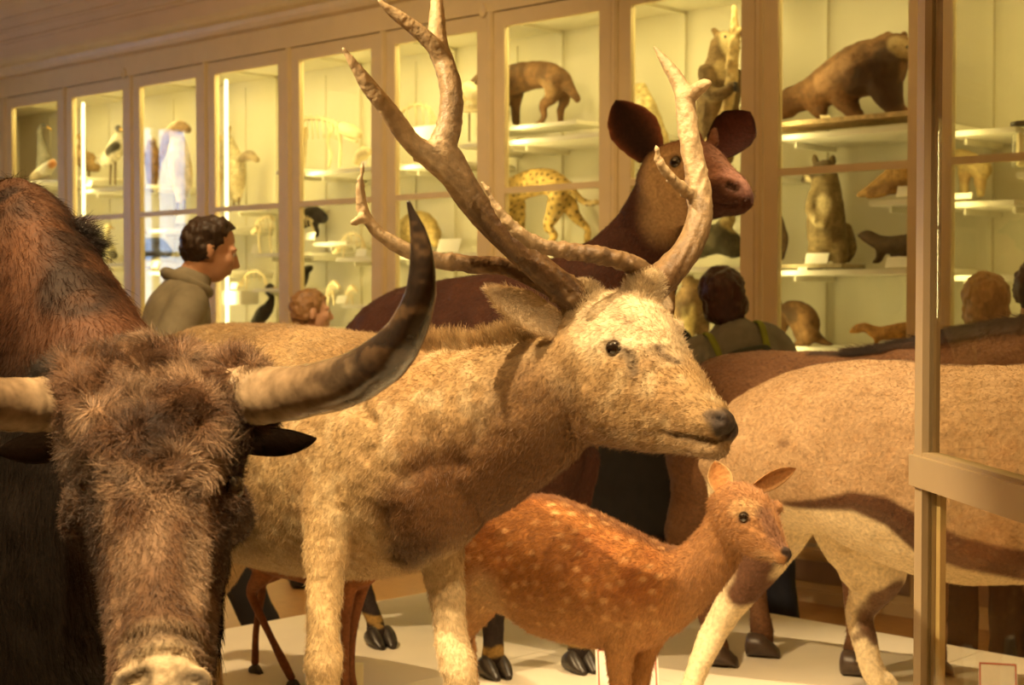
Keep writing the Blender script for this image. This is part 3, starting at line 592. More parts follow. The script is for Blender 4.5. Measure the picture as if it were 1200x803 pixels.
# ---- the bull in front
def build_bull():
    root = thing('bull', 'dark brown horned bull with curly forehead, nearest the viewer', 'bull', ground(60, 3.0))
    b = MB()
    # face: top point = front of the face, bottom point = back of the skull
    fs = lambda cx, cy, Zf, Zb, w, e=0, dy=0: (at(cx, cy, Zf), at(cx, cy - dy, Zb), w, e)
    loft(b, [fs(184, 428, 2.40, 2.66, .10), fs(182, 452, 2.29, 2.70, .128), fs(181, 500, 2.22, 2.70, .136), fs(184, 560, 2.18, 2.66, .130), fs(187, 620, 2.15, 2.60, .112), fs(188, 680, 2.11, 2.52, .088), fs(189, 730, 2.075, 2.42, .077), fs(190, 768, 2.05, 2.34, .073), fs(190, 805, 2.035, 2.28, .071), fs(190, 842, 2.04, 2.22, .058)], k=7, seg=36, cap=.6)
    tube(b, [at(258, 585, 2.30), at(268, 612, 2.34)], [.045, .04]); tube(b, [at(112, 585, 2.30), at(102, 612, 2.34)], [.045, .04])
    for sg, cx in ((1, 262), (-1, 108)): tube(b, [at(cx + 8 * sg, 455, 2.44), at(cx + 30 * sg, 462, 2.42)], [.06, .052])
    for cx in (151, 229): ell(b, at(cx, 803, 2.06), .027, .027, .028)
    # neck, hump, barrel
    loft(b, [T(180, 450, 185, 720, 2.62, .125), T(150, 400, 165, 830, 2.75, .165), T(90, 300, 110, 900, 2.95, .22, e=-.25), T(40, 222, 60, 960, 3.15, .265, e=-.3), T(5, 212, 20, 960, 3.35, .30, e=-.25), T(-60, 250, -60, 930, 3.7, .33), T(-150, 300, -150, 900, 4.1, .32), T(-220, 345, -220, 830, 4.4, .22)], k=6, seg=36)
    loft(b, [T(208, 600, 206, 720, 2.55, .085), T(206, 560, 200, 790, 2.68, .085), T(170, 560, 190, 860, 2.85, .13)], k=5, seg=24)   # dewlap behind the face
    for x, Z in ((150, 2.95), (-40, 2.95)):
        leg(b, [(at(x - 10, 700, Z + .15), .15), (at(x, 850, Z + .05), .085), (at(x, 960, Z), .055), (at(x, 1000, Z), .058), (at(x, 1080, Z), .042), (G(x, Z, .12), .05), (G(x, Z - .03, .05), .045)], up=(1, 0, 0))
    for x, Z in ((-140, 4.3), (-260, 4.35)):
        leg(b, [(at(x, 540, Z), .19), (at(x, 690, Z - .05), .11), (at(x, 770, Z + .1), .055), (at(x, 830, Z + .05), .042), (G(x, Z, .12), .048), (G(x, Z - .03, .05), .045)], up=(1, 0, 0))
    me = remesh(b, .0085, 4); B = bvh(me)
    for pts, r, d in ((hits(B, [(145, 742), (170, 730), (192, 727), (215, 731), (238, 745)]), .012, -.005), (hits(B, [(142, 754), (168, 744), (192, 741), (218, 745), (240, 757)]), .008, .006), (hits(B, [(152, 768), (175, 757), (192, 755), (212, 757), (232, 768)]), .009, -.004), (hits(B, [(160, 772), (180, 766), (192, 767), (212, 765)]), .006, .007),
                      (hits(B, [(150, 800), (158, 795)]), .014, .022), (hits(B, [(232, 797), (224, 794)]), .014, .022), (hits(B, [(238, 640), (236, 680), (232, 720)]), .012, -.008), (hits(B, [(250, 640), (248, 690), (243, 735)]), .010, .010), (hits(B, [(130, 640), (134, 690), (140, 735)]), .010, .008), (hits(B, [(185, 470), (190, 500), (178, 530)]), .02, .014)): press(me, pts, r, d)
    P = getP(me); px = (P[:, 0] / P[:, 1]) * F + 600
    fmask = sm(2.72, 2.5, P[:, 1]) * sm(62, 80, px)
    bumpy(me, .017, .042, 5, mask=fmask * sm(1.28, 1.40, P[:, 2])); bumpy(me, .008, .018, 9, mask=fmask * sm(1.25, 1.40, P[:, 2])); bumpy(me, .006, .06, 6)
    P = getP(me); px = (P[:, 0] / P[:, 1]) * F + 600; v = vnoise(P, .05, 7); v2 = vnoise(P, .10, 8)
    C = np.tile((.009, .006, .004), (len(P), 1))
    C = mix(C, sm(1.36, 1.52, P[:, 2]) * sm(2.6, 2.75, P[:, 1]), (.066, .027, .012))                   # red-brown shoulders and hump
    C = mix(C, sm(1.665, 1.715, P[:, 2] + (v2 - .5) * .07) * sm(2.7, 2.9, P[:, 1]) * .9, (.018, .010, .007))        # black crest
    C = mix(C, sm(.085, .04, pdist(P, hits(B, [(108, 268), (100, 300), (84, 330), (112, 345)])) + (v2 - .5) * .05) * .92, (.016, .008, .005))
    C = mix(C, sm(.10, .03, pdist(P, hits(B, [(135, 380), (150, 410)]))) * .0, (.02, .01, .01))
    C = mix(C, sm(.45, .7, v) * sm(1.5, 1.6, P[:, 2]) * sm(2.7, 2.8, P[:, 1]) * .45, (.12, .052, .023))
    face = fmask * sm(2.62, 2.42, P[:, 1]); C = mix(C, face, (.16, .083, .042)); C = mix(C, face * sm(.45, .75, v) * .75, (.46, .31, .19)); C = mix(C, face * sm(.5, .3, vnoise(P, .028, 9)) * .6, (.06, .03, .016))  # pale noise patches paint highlights into the face fur
    C = mix(C, sm(.06, .02, pdist(P, hits(B, [(190, 490), (180, 512)]))) * .7, (.03, .015, .01))
    C = mix(C, sm(1.30, 1.20, P[:, 2]) * face * .55, (.13, .075, .042))
    C = mix(C, sm(.05, .02, pdist(P, hits(B, [(236, 650), (234, 700)]))) * .5, (.38, .27, .17))
    muz = sm(.075, .035, pdist(P, hits(B, [(192, 792), (192, 825), (170, 810), (215, 810)]))); C = mix(C, muz * .95, (.60, .48, .30)); C = mix(C, sm(.022, .008, pdist(P, hits(B, [(142, 760), (165, 742), (192, 738), (220, 742), (240, 762)]))) * .6, (.44, .33, .20))
    C = mix(C, sm(.02, .008, pdist(P, hits(B, [(150, 757), (170, 748), (192, 745), (218, 748), (236, 758)]))) * .6, (.10, .06, .035)); C = mix(C, sm(.030, .014, pdist(P, hits(B, [(146, 802), (160, 796)]))) * .9, (.03, .02, .015)); C = mix(C, sm(.030, .014, pdist(P, hits(B, [(236, 799), (222, 795)]))) * .9, (.03, .02, .015))
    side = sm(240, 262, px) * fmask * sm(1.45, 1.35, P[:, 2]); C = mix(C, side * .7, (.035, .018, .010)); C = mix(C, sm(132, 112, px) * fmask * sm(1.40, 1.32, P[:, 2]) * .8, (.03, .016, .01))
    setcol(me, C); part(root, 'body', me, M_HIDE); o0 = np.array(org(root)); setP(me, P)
    dn = (0, -.1, -1)
    fc = [(at(184, 440, 2.3), (0, -.2, 1)), (at(120, 450, 2.3), (-.8, 0, .6)), (at(245, 450, 2.3), (.8, 0, .6)), (at(120, 540, 2.2), (-.7, 0, -.5)), (at(245, 540, 2.2), (.75, 0, -.4)), (at(185, 520, 2.18), (.1, 0, .5)), (at(187, 600, 2.15), (.35, 0, -.8)), (at(188, 700, 2.1), (0, -.1, -1)), (at(188, 740, 2.06), (0, -.1, -1))]
    topm = lambda Q: sm(2.62, 2.50, Q[:, 1]) * sm(1.20, 1.34, Q[:, 2])
    fur(root, me, 60000, .036, .00045, fc, lift=.38, jitter=.45, mask=topm, curl=1.0, clump=1, dark=.7, seed=11, npt=6, bend=.6)
    lowm = lambda Q: sm(2.66, 2.52, Q[:, 1]) * sm(1.42, 1.30, Q[:, 2]) * sm(.03, .06, pdist(Q, hits(B, [(192, 795), (192, 830), (170, 812), (215, 812)])))
    fur(root, me, 40000, .013, .0004, fc, lift=.35, jitter=.45, mask=lowm, dark=.6, seed=12)
    bc = [(at(0, 400, 2.9), (-.2, -.1, -1)), (at(100, 360, 2.9), (.3, -.3, -1)), (at(40, 230, 3.0), (.6, -.3, -.5)), (at(120, 290, 2.95), (.8, -.2, .1)), (at(20, 600, 2.9), dn), (at(140, 400, 2.7), (.5, -.3, -.7)), (at(-60, 300, 3.4), (-1, .3, -.6)), (at(230, 700, 2.6), (.1, -.1, -1))]
    fur(root, me, 90000, .034, .00045, bc, lift=.2, jitter=.25, mask=lambda Q: sm(2.50, 2.62, Q[:, 1]) * sm(4.2, 3.6, Q[:, 1]), curl=.12, clump=1, dark=.4, seed=13, npt=5, droop=.08, m=M_FURD)
    tf = hits(B, [(100, 272), (112, 280)]); fur(root, me, 900, .05, .0006, [(tf[0], (1, -.2, .3))], lift=.6, jitter=.4, mask=lambda Q: sm(.05, .02, pdist(Q, tf)), dark=.3, name='crest_tuft', seed=14, droop=.05)
    bd = hits(B, [(266, 600), (262, 640), (256, 680), (248, 730)]); fur(root, me, 6000, .07, .0007, [(bd[0], (.25, -.1, -1))], lift=.35, jitter=.35, mask=lambda Q: sm(.12, .05, pdist(Q, bd)) * sm(2.36, 2.46, Q[:, 1]), dark=.3, name='beard', seed=15, droop=.12, m=M_FURD)
    setP(me, P - o0)
    for ex, ey in ((276, 566), (98, 566)):
        e, n = hit(B, ex, ey)
        if e is not None: eyeball(root, e, n, .021, .62)
    def horn(ch, seed):
        mb = ptube(MB(), ch, seg=40, k=22); hm = mb.mesh('horn'); Q = getP(hm); Nn = getN(hm); a = at(*ch[0][:3]); t_ = at(*ch[-1][:3])
        base = np.linalg.norm(Q - np.array(a), axis=1); tipd = np.linalg.norm(Q - np.array(t_), axis=1)
        setP(hm, Q + Nn * ((vnoise(Q, .03, seed) - .5) * .003 + np.sin(base * 260 + vnoise(Q, .02, seed) * 5) * .0016 * sm(.16, .05, base))[:, None])
        Ch = np.tile((.34, .25, .155), (len(Q), 1)); u = base / (base + tipd); v = .7 * vnoise(Q * np.array((.35, 1, 1.5)), .03, seed) + .3 * vnoise(Q, .008, seed); up = Nn[:, 2]
        Ch = mix(Ch, sm(.12, .42, u) * .8, (.19, .13, .075)); Ch = mix(Ch, sm(.30, .62, u + (v - .5) * .35), (.030, .022, .017)); Ch = mix(Ch, sm(.45, .75, v) * sm(.1, .3, u) * .3, (.13, .085, .05)); Ch = mix(Ch, np.clip(np.sin(base * 300), 0, 1) * sm(.10, .04, base) * .3, (.50, .39, .25))
        Ch = mix(Ch, sm(.55, .75, v) * sm(.55, .7, u) * .35, (.22, .13, .06)); setcol(hm, Ch); part(root, 'horn', hm, M_HORN)
    horn([(262, 462, 2.44, 34), (285, 464, 2.42, 36), (320, 463, 2.38, 33.5), (360, 458, 2.32, 31.5), (405, 447, 2.25, 31), (445, 425, 2.19, 29), (475, 392, 2.14, 24), (491, 350, 2.10, 19), (495, 310, 2.08, 15), (490, 272, 2.07, 10), (479, 237, 2.06, 3)], 31)
    horn([(108, 468, 2.44, 32), (82, 472, 2.42, 34), (45, 474, 2.38, 33), (5, 474, 2.32, 31.5), (-40, 464, 2.25, 31), (-85, 436, 2.19, 29), (-116, 400, 2.14, 24), (-131, 352, 2.10, 19), (-136, 312, 2.08, 15), (-130, 274, 2.07, 10), (-120, 240, 2.06, 3)], 37)
    dk, di = (.020, .012, .009), (.035, .02, .014)
    ear(root, at(282, 520, 2.44), at(369, 518, 2.40), .030, (.05, -.75, -.5), .022, di, dk, base_w=.75, peak=.4); ear(root, at(88, 520, 2.44), at(-6, 532, 2.40), .034, (0, -.75, -.5), .022, di, dk, base_w=.75, peak=.4)
    for x, Z in ((150, 2.95), (-40, 2.95), (-140, 4.3), (-260, 4.35)): hoof(root, ground(x, Z), (.15, -1), .14, .06, .08)
build_bull()

# ---- the spotted young deer
def build_fawn():
    root = thing('spotted_deer', 'small rusty deer with cream spots under the stag\'s chin', 'deer', ground(690, 3.9))
    b = MB()
    loft(b, [T(540, 640, 545, 690, 4.22, .06), T(556, 612, 560, 722, 4.15, .105), T(590, 586, 592, 716, 4.08, .125), T(635, 580, 632, 742, 4.0, .135), T(685, 596, 672, 754, 3.92, .138), T(735, 620, 716, 762, 3.84, .128), T(778, 640, 752, 762, 3.76, .11), T(806, 655, 778, 745, 3.71, .08)], k=6, seg=30)
    loft(b, [T(770, 640, 770, 752, 3.78, .10), T(798, 640, 800, 735, 3.74, .085), T(820, 618, 838, 700, 3.71, .066), T(834, 592, 862, 668, 3.69, .056), T(846, 572, 872, 646, 3.675, .05)], k=6, seg=24)
    loft(b, [T(838, 578, 850, 622, 3.69, .034), T(850, 568, 858, 640, 3.665, .05), T(872, 566, 872, 648, 3.63, .056), T(894, 580, 888, 655, 3.59, .048), T(908, 612, 900, 657, 3.55, .034), T(917, 634, 908, 660, 3.525, .027), T(924, 643, 914, 661, 3.51, .022)], k=6, seg=24, cap=.7)
    ell(b, at(870, 596, 3.60), .022); ell(b, at(909, 596, 3.63), .018)
    leg(b, [(at(738, 700, 3.78), .085), (at(728, 752, 3.77), .045), (at(726, 800, 3.77), .026), (at(728, 850, 3.76), .022), (at(728, 880, 3.76), .016), (at(727, 935, 3.78), .02), (at(732, 958, 3.755), .018)], up=(1, 0, 0))
    leg(b, [(at(770, 700, 3.86), .075), (at(756, 755, 3.86), .04), (at(750, 800, 3.85), .024), (at(750, 840, 3.85), .021), (at(750, 870, 3.85), .015), (at(750, 925, 3.87), .019), (at(756, 940, 3.84), .017)], up=(1, 0, 0))
    leg(b, [(at(562, 650, 4.13), .11), (at(556, 706, 4.10), .06), (at(540, 748, 4.16), .026), (at(541, 765, 4.17), .022), (at(548, 820, 4.12), .016), (at(549, 870, 4.11), .019), (at(554, 886, 4.085), .017)], up=(1, 0, 0))
    leg(b, [(at(585, 650, 4.24), .09), (at(570, 700, 4.24), .05), (at(548, 735, 4.30), .024), (at(549, 752, 4.30), .02), (at(556, 810, 4.26), .015), (at(557, 848, 4.25), .018), (at(561, 862, 4.225), .016)], up=(1, 0, 0))
    tube(b, [at(545, 625, 4.25), at(532, 650, 4.33), at(530, 680, 4.35)], [.03, .028, .012])
    me = remesh(b, .0052, 4); B = bvh(me)
    E, En = hit(B, 871, 606); press(me, [E], .013, .008)
    for pts, r, d in ((hits(B, [(860, 604), (868, 600), (878, 602), (884, 610)]), .004, -.004), (hits(B, [(886, 612), (891, 622)]), .005, .005), (hits(B, [(919, 648), (923, 650)]), .004, .006), (hits(B, [(926, 657), (915, 661), (900, 659), (890, 654)]), .0035, .004)): press(me, pts, r, d)
    bumpy(me, .002, .02, 3)
    P = getP(me); px = (P[:, 0] / P[:, 1]) * F + 600; py = 351 + (EYE - P[:, 2]) / P[:, 1] * F; v = vnoise(P, .05, 21); v2 = vnoise(P, .015, 22)
    C = np.tile((.33, .135, .034), (len(P), 1)); C = mix(C, sm(.4, .8, v) * .5, (.28, .085, .018)); C = mix(C, sm(.5, .9, v2) * .4, (.52, .22, .06))
    neck = sm(760, 815, px); C = mix(C, neck * .85, (.34, .175, .07)); C = mix(C, sm(845, 862, px) * sm(1.02, 1.06, P[:, 2]) * .85, (.36, .185, .08))
    belly = pdist(P, [at(560, 722, 4.12), at(600, 716, 4.05), at(640, 742, 3.97), at(690, 757, 3.9)]); C = mix(C, sm(.09, .02, belly) * .65, (.62, .40, .17)); C = mix(C, sm(.11, .03, pdist(P, [at(570, 712, 4.0), at(585, 692, 4.0)])) * .85, (.70, .52, .28))
    C = mix(C, sm(.86, .74, P[:, 2]) * .6, (.50, .28, .11))
    ridge = hits(B, [(602, 585), (640, 584), (690, 601), (740, 626), (785, 646)]); ridge = [p + Vector((0, .02, 0)) for p in ridge]; C = mix(C, sm(.05, .015, pdist(P, ridge)) * .7, (.12, .05, .02))
    R = np.random.default_rng(5); flank = (px > 545) & (px < 775) & (py > 592) & (py < 735) & (getN(me)[:, 1] < -.05); idx = np.where(flank)[0]; got = []
    for i in R.permutation(idx):
        q = P[i]
        if all(np.linalg.norm(q - g) > .036 for g in got): got.append(q)
        if len(got) > 150: break
    for q in got:
        if R.random() < .72: C = mix(C, sm(1, .45, np.linalg.norm((P - q) * np.array((.75, .75, 1.15)), axis=1) / (.0095 + .0035 * R.random())) * (.22 + .45 * R.random()), (.74, .46, .20))
    C = mix(C, sm(.024, .012, pdist(P, [E])) * .85, (.05, .025, .013)); C = mix(C, sm(.026, .01, pdist(P, hits(B, [(862, 597), (872, 592), (885, 598)]))) * .7, (.56, .36, .17))
    C = mix(C, sm(.03, .01, pdist(P, hits(B, [(896, 602), (905, 620), (913, 636)]))) * .8, (.14, .066, .04)); C = mix(C, sm(.019, .009, pdist(P, hits(B, [(922, 646), (928, 652), (926, 656)]))) * .95, (.02, .015, .015)); C = mix(C, sm(.006, .002, pdist(P, hits(B, [(927, 658), (914, 661.5), (900, 659), (888, 653)]))) * .9, (.04, .02, .015))
    C = mix(C, sm(.022, .008, pdist(P, hits(B, [(905, 655), (890, 650)]))) * .3, (.6, .42, .22))
    setcol(me, C); part(root, 'body', me, M_HIDE); o0 = np.array(org(root)); setP(me, P)
    comb = [(at(600, 640, 4.0), dirpx((640, 630, 4.0), (570, 670, 4.1))), (at(700, 680, 3.85), dirpx((740, 670, 3.8), (660, 710, 3.9))), (at(800, 690, 3.68), dirpx((815, 660, 3.7), (785, 730, 3.72))), (at(845, 640, 3.65), dirpx((855, 620, 3.6), (835, 670, 3.7))), (at(890, 620, 3.55), dirpx((905, 635, 3.52), (865, 600, 3.62))), (at(730, 790, 3.75), (0, 0, -1))]
    fur(root, me, 60000, .014, .00042, comb, lift=.3, jitter=.35, mask=lambda Q: sm(.010, .016, pdist(Q, [E])) * sm(.012, .02, pdist(Q, hits(B, [(924, 650)]))), dark=.28, seed=21)
    setP(me, P - o0); eyeball(root, E, En, .014, .45)
    e2, n2 = hit(B, 912, 604)
    if e2 is not None: eyeball(root, e2, n2, .011, .5)
    ear(root, at(850, 580, 3.66), at(838, 540, 3.68), .030, (.15, -1, -.1), .020, (.46, .22, .08), (.40, .19, .07), rim=(.62, .42, .2), base_w=.55, peak=.5)
    ear(root, at(884, 574, 3.66), at(934, 550, 3.70), .026, (.3, -.9, -.35), .018, (.42, .20, .075), (.36, .17, .06), rim=(.5, .3, .13), base_w=.6, peak=.45)
    for p in (ground(730, 3.755), ground(754, 3.84), ground(552, 4.085), ground(560, 4.225)): hoof(root, p, (.7, -.7), .062, .026, .045)
build_fawn()

# ---- the tall dark antelope behind
def build_antelope():
    root = thing('dark_antelope', 'tall dark reddish-brown antelope with big round ears behind the stag', 'antelope', ground(560, 5.5))
    b = MB()
    loft(b, [T(416, 405, 414, 520, 6.08, .11), T(434, 364, 432, 590, 5.95, .19), T(475, 337, 475, 615, 5.78, .25), T(540, 325, 540, 628, 5.58, .27), T(600, 316, 600, 632, 5.40, .26), T(645, 302, 640, 616, 5.26, .20), T(676, 322, 664, 560, 5.16, .12)], k=6, seg=30)
    loft(b, [T(625, 312, 665, 560, 5.3, .16), T(680, 288, 735, 440, 5.18, .13), T(718, 258, 786, 360, 5.10, .105), T(742, 222, 800, 295, 5.04, .088), T(758, 196, 800, 264, 5.0, .08)], k=6, seg=26)
    loft(b, [T(760, 190, 766, 250, 5.05, .06), T(774, 172, 778, 264, 5.0, .09), T(802, 164, 806, 264, 4.93, .098), T(826, 166, 832, 258, 4.86, .082), T(844, 184, 846, 254, 4.80, .064), T(858, 199, 858, 253, 4.75, .057), T(870, 211, 868, 250, 4.71, .052), T(876, 220, 872, 246, 4.695, .044)], k=6, seg=26, cap=.3)
    for px, py in ((818, 166), (836, 160)): tube(b, [at(px, py + 8, 4.93), at(px + 1, py - 8, 4.93)], [.02, .012])
    for ch in ([(at(440, 470, 5.85), .16), (at(432, 590, 5.80), .10), (at(420, 655, 5.92), .05), (at(424, 685, 5.92), .04), (at(438, 725, 5.80), .033), (at(442, 748, 5.72), .04), (G(444, 5.68, .05), .036)],
               [(at(410, 470, 6.0), .15), (at(405, 590, 6.0), .09), (at(388, 645, 6.1), .05), (at(389, 670, 6.1), .04), (at(394, 706, 6.05), .033), (at(396, 725, 6.02), .04), (G(398, 5.98, .05), .036)],
               [(at(610, 540, 5.30), .13), (at(590, 620, 5.28), .065), (at(580, 690, 5.27), .048), (at(578, 715, 5.26), .046), (at(578, 750, 5.26), .036), (at(578, 772, 5.26), .042), (G(578, 5.22, .05), .038)],
               [(at(665, 540, 5.36), .12), (at(668, 620, 5.36), .062), (at(673, 690, 5.36), .048), (at(676, 712, 5.35), .046), (at(677, 745, 5.35), .036), (at(678, 764, 5.34), .042), (G(679, 5.30, .05), .038)]): leg(b, ch, up=(1, 0, 0))
    me = remesh(b, .009, 4); B = bvh(me); E, En = hit(B, 791, 189); press(me, [E], .02, .010)
    for pts, r, d in ((hits(B, [(780, 186), (790, 180), (800, 184)]), .008, -.008), (hits(B, [(853, 216), (858, 218.5), (862, 221)]), .008, .011), (hits(B, [(846, 208), (856, 210), (866, 215)]), .012, -.007), (hits(B, [(876, 238), (862, 241), (846, 242), (832, 240)]), .008, .011), (hits(B, [(806, 200), (822, 205), (838, 215)]), .02, -.006)): press(me, pts, r, d)
    bumpy(me, .003, .04, 4)
    P = getP(me); px = (P[:, 0] / P[:, 1]) * F + 600; v = vnoise(P, .08, 31)
    C = np.tile((.055, .020, .012), (len(P), 1)); C = mix(C, sm(.4, .8, v) * .5, (.08, .029, .015)); C = mix(C, sm(.40, .25, v) * .5, (.04, .014, .009))
    hd = sm(766, 784, px) * sm(1.78, 1.84, P[:, 2]); C = mix(C, hd * .8, (.25, .115, .065)); C = mix(C, sm(.16, .05, pdist(P, hits(B, [(776, 205), (782, 232), (788, 252)]))) * .9, (.56, .40, .22))
    C = mix(C, sm(.10, .05, pdist(P, hits(B, [(872, 240), (858, 246), (842, 244), (830, 246), (850, 236)]))) * .9, (.06, .025, .02)); C = mix(C, sm(.06, .02, pdist(P, hits(B, [(856, 205), (866, 216)]))) * .7, (.34, .17, .13)); C = mix(C, sm(.016, .006, pdist(P, hits(B, [(853, 216), (858, 218.5), (862, 221)]))), (.01, .006, .006))
    C = mix(C, sm(.03, .014, pdist(P, [E])) * .85, (.02, .012, .01)); C = mix(C, sm(.70, .60, P[:, 2]) * .9, (.022, .016, .013)); C = mix(C, sm(.018, .01, np.abs(P[:, 2] - .338 + (v - .5) * .03)) * .8, (.36, .22, .06))
    setcol(me, C); part(root, 'body', me, M_HIDE); o0 = np.array(org(root)); setP(me, P)
    fur(root, me, 26000, .014, .0007, [(at(600, 400, 5.3), (-.6, .4, -.7)), (at(740, 270, 5.0), (-.3, 0, -1)), (at(450, 420, 5.8), (-.6, .3, -.8)), (at(820, 210, 4.9), (-1, .3, .1))], lift=.25, jitter=.3, mask=lambda Q: sm(.02, .03, pdist(Q, [E])) * sm(.45, .6, Q[:, 2]), dark=.3, seed=31)
    setP(me, P - o0); eyeball(root, E, En, .021, .45)
    ear(root, at(764, 184, 5.04), at(722, 116, 5.08), .088, (.35, -1, -.05), .045, (.022, .008, .006), (.10, .035, .02), rim=(.30, .11, .06), base_w=.55, peak=.5, rag=.05)
    ear(root, at(838, 178, 5.0), at(880, 130, 5.06), .075, (-.2, -1, .0), .036, (.060, .014, .008), (.08, .03, .018), rim=(.03, .012, .008), base_w=.55, peak=.55, rag=.05)
    for x, Z in ((446, 5.66), (399, 5.96), (580, 5.20), (681, 5.28)): hoof(root, ground(x, Z), (.45, -.9), .125, .055, .075)
build_antelope()

# ---- the pale oryx at the right
def build_oryx():
    root = thing('oryx', 'pale tan oryx with dark flank stripe, seen from its rump at right', 'antelope', ground(1080, 4.4))
    b = MB()
    loft(b, [T(846, 520, 850, 600, 4.66, .09), T(866, 472, 876, 612, 4.62, .19), T(915, 440, 925, 618, 4.52, .25), T(980, 424, 985, 632, 4.42, .28), T(1050, 422, 1050, 664, 4.32, .29), T(1130, 428, 1130, 684, 4.22, .285), T(1220, 424, 1220, 684, 4.12, .27), T(1320, 412, 1320, 680, 4.02, .24), T(1400, 420, 1400, 650, 3.95, .17)], k=6, seg=34)
    loft(b, [T(1330, 410, 1370, 640, 4.0, .17), T(1410, 380, 1460, 520, 3.92, .12), T(1470, 320, 1520, 430, 3.86, .09), T(1500, 280, 1560, 380, 3.82, .08)], k=5, seg=20)
    loft(b, [T(1500, 275, 1510, 350, 3.84, .07), T(1530, 265, 1545, 370, 3.8, .08), T(1590, 330, 1590, 400, 3.7, .055), T(1630, 370, 1620, 415, 3.64, .042)], k=5, seg=20, cap=.8)
    # hind legs: one striding left, one under the flank
    leg(b, [(at(900, 540, 4.58), .21), (at(905, 600, 4.56), .145), (at(890, 650, 4.56), .092), (at(860, 702, 4.60), .052), (at(838, 738, 4.62), .043), (at(820, 778, 4.57), .036), (at(806, 818, 4.52), .033), (G(794, 4.46, .12), .037), (G(791, 4.44, .05), .035)], up=(1, 0, 0))
    leg(b, [(at(1000, 560, 4.66), .20), (at(1012, 630, 4.66), .135), (at(1030, 670, 4.66), .085), (at(1015, 702, 4.70), .058), (at(1008, 722, 4.70), .046), (at(1014, 752, 4.66), .039), (at(1026, 792, 4.60), .036), (G(1042, 4.58, .12), .037), (G(1046, 4.55, .05), .035)], up=(1, 0, 0))
    loft(b, [T(1010, 606, 985, 680, 4.64, .06), T(1050, 640, 1008, 704, 4.66, .05), T(1044, 664, 1014, 716, 4.68, .035)], k=4, seg=16)
    for x, Z in ((1330, 4.05), (1420, 3.98)):
        leg(b, [(at(x, 560, Z), .13), (at(x, 700, Z), .06), (at(x, 770, Z), .044), (at(x, 860, Z), .033), (G(x, Z, .05), .035)], up=(1, 0, 0))
    tube(b, [at(866, 500, 4.74), at(864, 560, 4.86), at(872, 640, 4.88)], [.04, .03, .018])
    me = remesh(b, .0085, 5); B = bvh(me)
    press(me, hits(B, [(960, 622), (990, 640), (1010, 650)]), .02, .014); press(me, hits(B, [(950, 520), (960, 480), (1000, 455)]), .05, -.010); press(me, hits(B, [(1003, 690), (1012, 706)]), .014, -.008)
    bumpy(me, .004, .06, 41); bumpy(me, .0015, .02, 42)
    P = getP(me); px = (P[:, 0] / P[:, 1]) * F + 600; py = 351 + (EYE - P[:, 2]) / P[:, 1] * F; v = vnoise(P, .05, 43); v2 = vnoise(P, .015, 44)
    C = np.tile((.45, .305, .17), (len(P), 1)); C = mix(C, sm(.4, .8, v) * .35, (.54, .385, .235)); C = mix(C, sm(.5, .9, v2) * .35, (.40, .23, .10))
    line = np.interp(px, [820, 900, 930, 960, 1000, 1040, 1075, 1130, 1200, 1300], [560, 588, 592, 592, 588, 600, 626, 650, 664, 660]); wid = np.interp(px, [820, 900, 935, 960, 1000, 1075, 1130, 1300], [2, 4, 8, 10, 15, 26, 22, 20])
    low = sm(-2, 6, py - line); C = mix(C, low, (.74, .62, .40)); C = mix(C, sm(wid, wid - 7, np.abs(py - line)) * sm(885, 930, px) * .95, (.085, .034, .016))
    back = sm(.035, .012, pdist(P, [at(850, 505, 4.66), at(866, 470, 4.62), at(915, 438, 4.52), at(980, 422, 4.42), at(1050, 420, 4.32), at(1130, 426, 4.22), at(1220, 422, 4.12)])); C = mix(C, back * .8, (.10, .045, .022))
    C = mix(C, sm(.075, .04, pdist(P, [at(884, 656, 4.50), at(872, 690, 4.54), at(878, 672, 4.48), at(890, 690, 4.55)]) + (v - .5) * .03) * .95, (.10, .035, .018)); C = mix(C, sm(.085, .055, pdist(P, [at(1046, 706, 4.62), at(1034, 728, 4.62)]) + (v - .5) * .03) * .92, (.10, .04, .02))
    C = mix(C, sm(.018, .008, pdist(P, hits(B, [(1000, 748), (1012, 742), (1024, 740)]))) * .7, (.12, .06, .03)); C = mix(C, sm(.52, .40, P[:, 2]) * .0, (.1, .1, .1)); C = mix(C, sm(.02, .005, pdist(P, hits(B, [(916, 520), (922, 519)]))) * .6, (.12, .06, .03))
    setcol(me, C); part(root, 'body', me, M_HIDE); o0 = np.array(org(root)); setP(me, P)
    fur(root, me, 70000, .008, .0005, [(at(900, 500, 4.4), (-.8, .2, -.4)), (at(1050, 500, 4.1), (-1, .2, -.2)), (at(1200, 540, 3.9), (-1, .2, -.4)), (at(1020, 690, 4.5), (0, 0, -1)), (at(850, 720, 4.5), (-.4, 0, -1))], lift=.3, jitter=.4, dark=.25, seed=41)
    setP(me, P - o0)
    for sg in (-1, 1): part(root, 'horn', ptube(MB(), [(1512 + 10 * sg, 275, 3.84, 10), (1480 + 10 * sg, 150, 3.9, 8), (1440 + 12 * sg, 0, 4.0, 5), (1400 + 14 * sg, -150, 4.1, 1.5)]), M_HOOF)
    e, n = hit(B, 1555, 318)
    if e is not None: eyeball(root, e, n, .018, .4)
    for sg in (-1, 1): ear(root, at(1505 + 14 * sg, 300, 3.86 + .06 * sg), at(1462 + 30 * sg, 290, 3.9 + .1 * sg), .035, (.2, -1, .1), .02, (.6, .45, .28), (.5, .32, .16))
    for x, Z in ((788, 4.42), (1049, 4.53), (1330, 4.03), (1420, 3.96)): hoof(root, ground(x, Z), (.8, -.4), .10, .042, .065)
build_oryx()

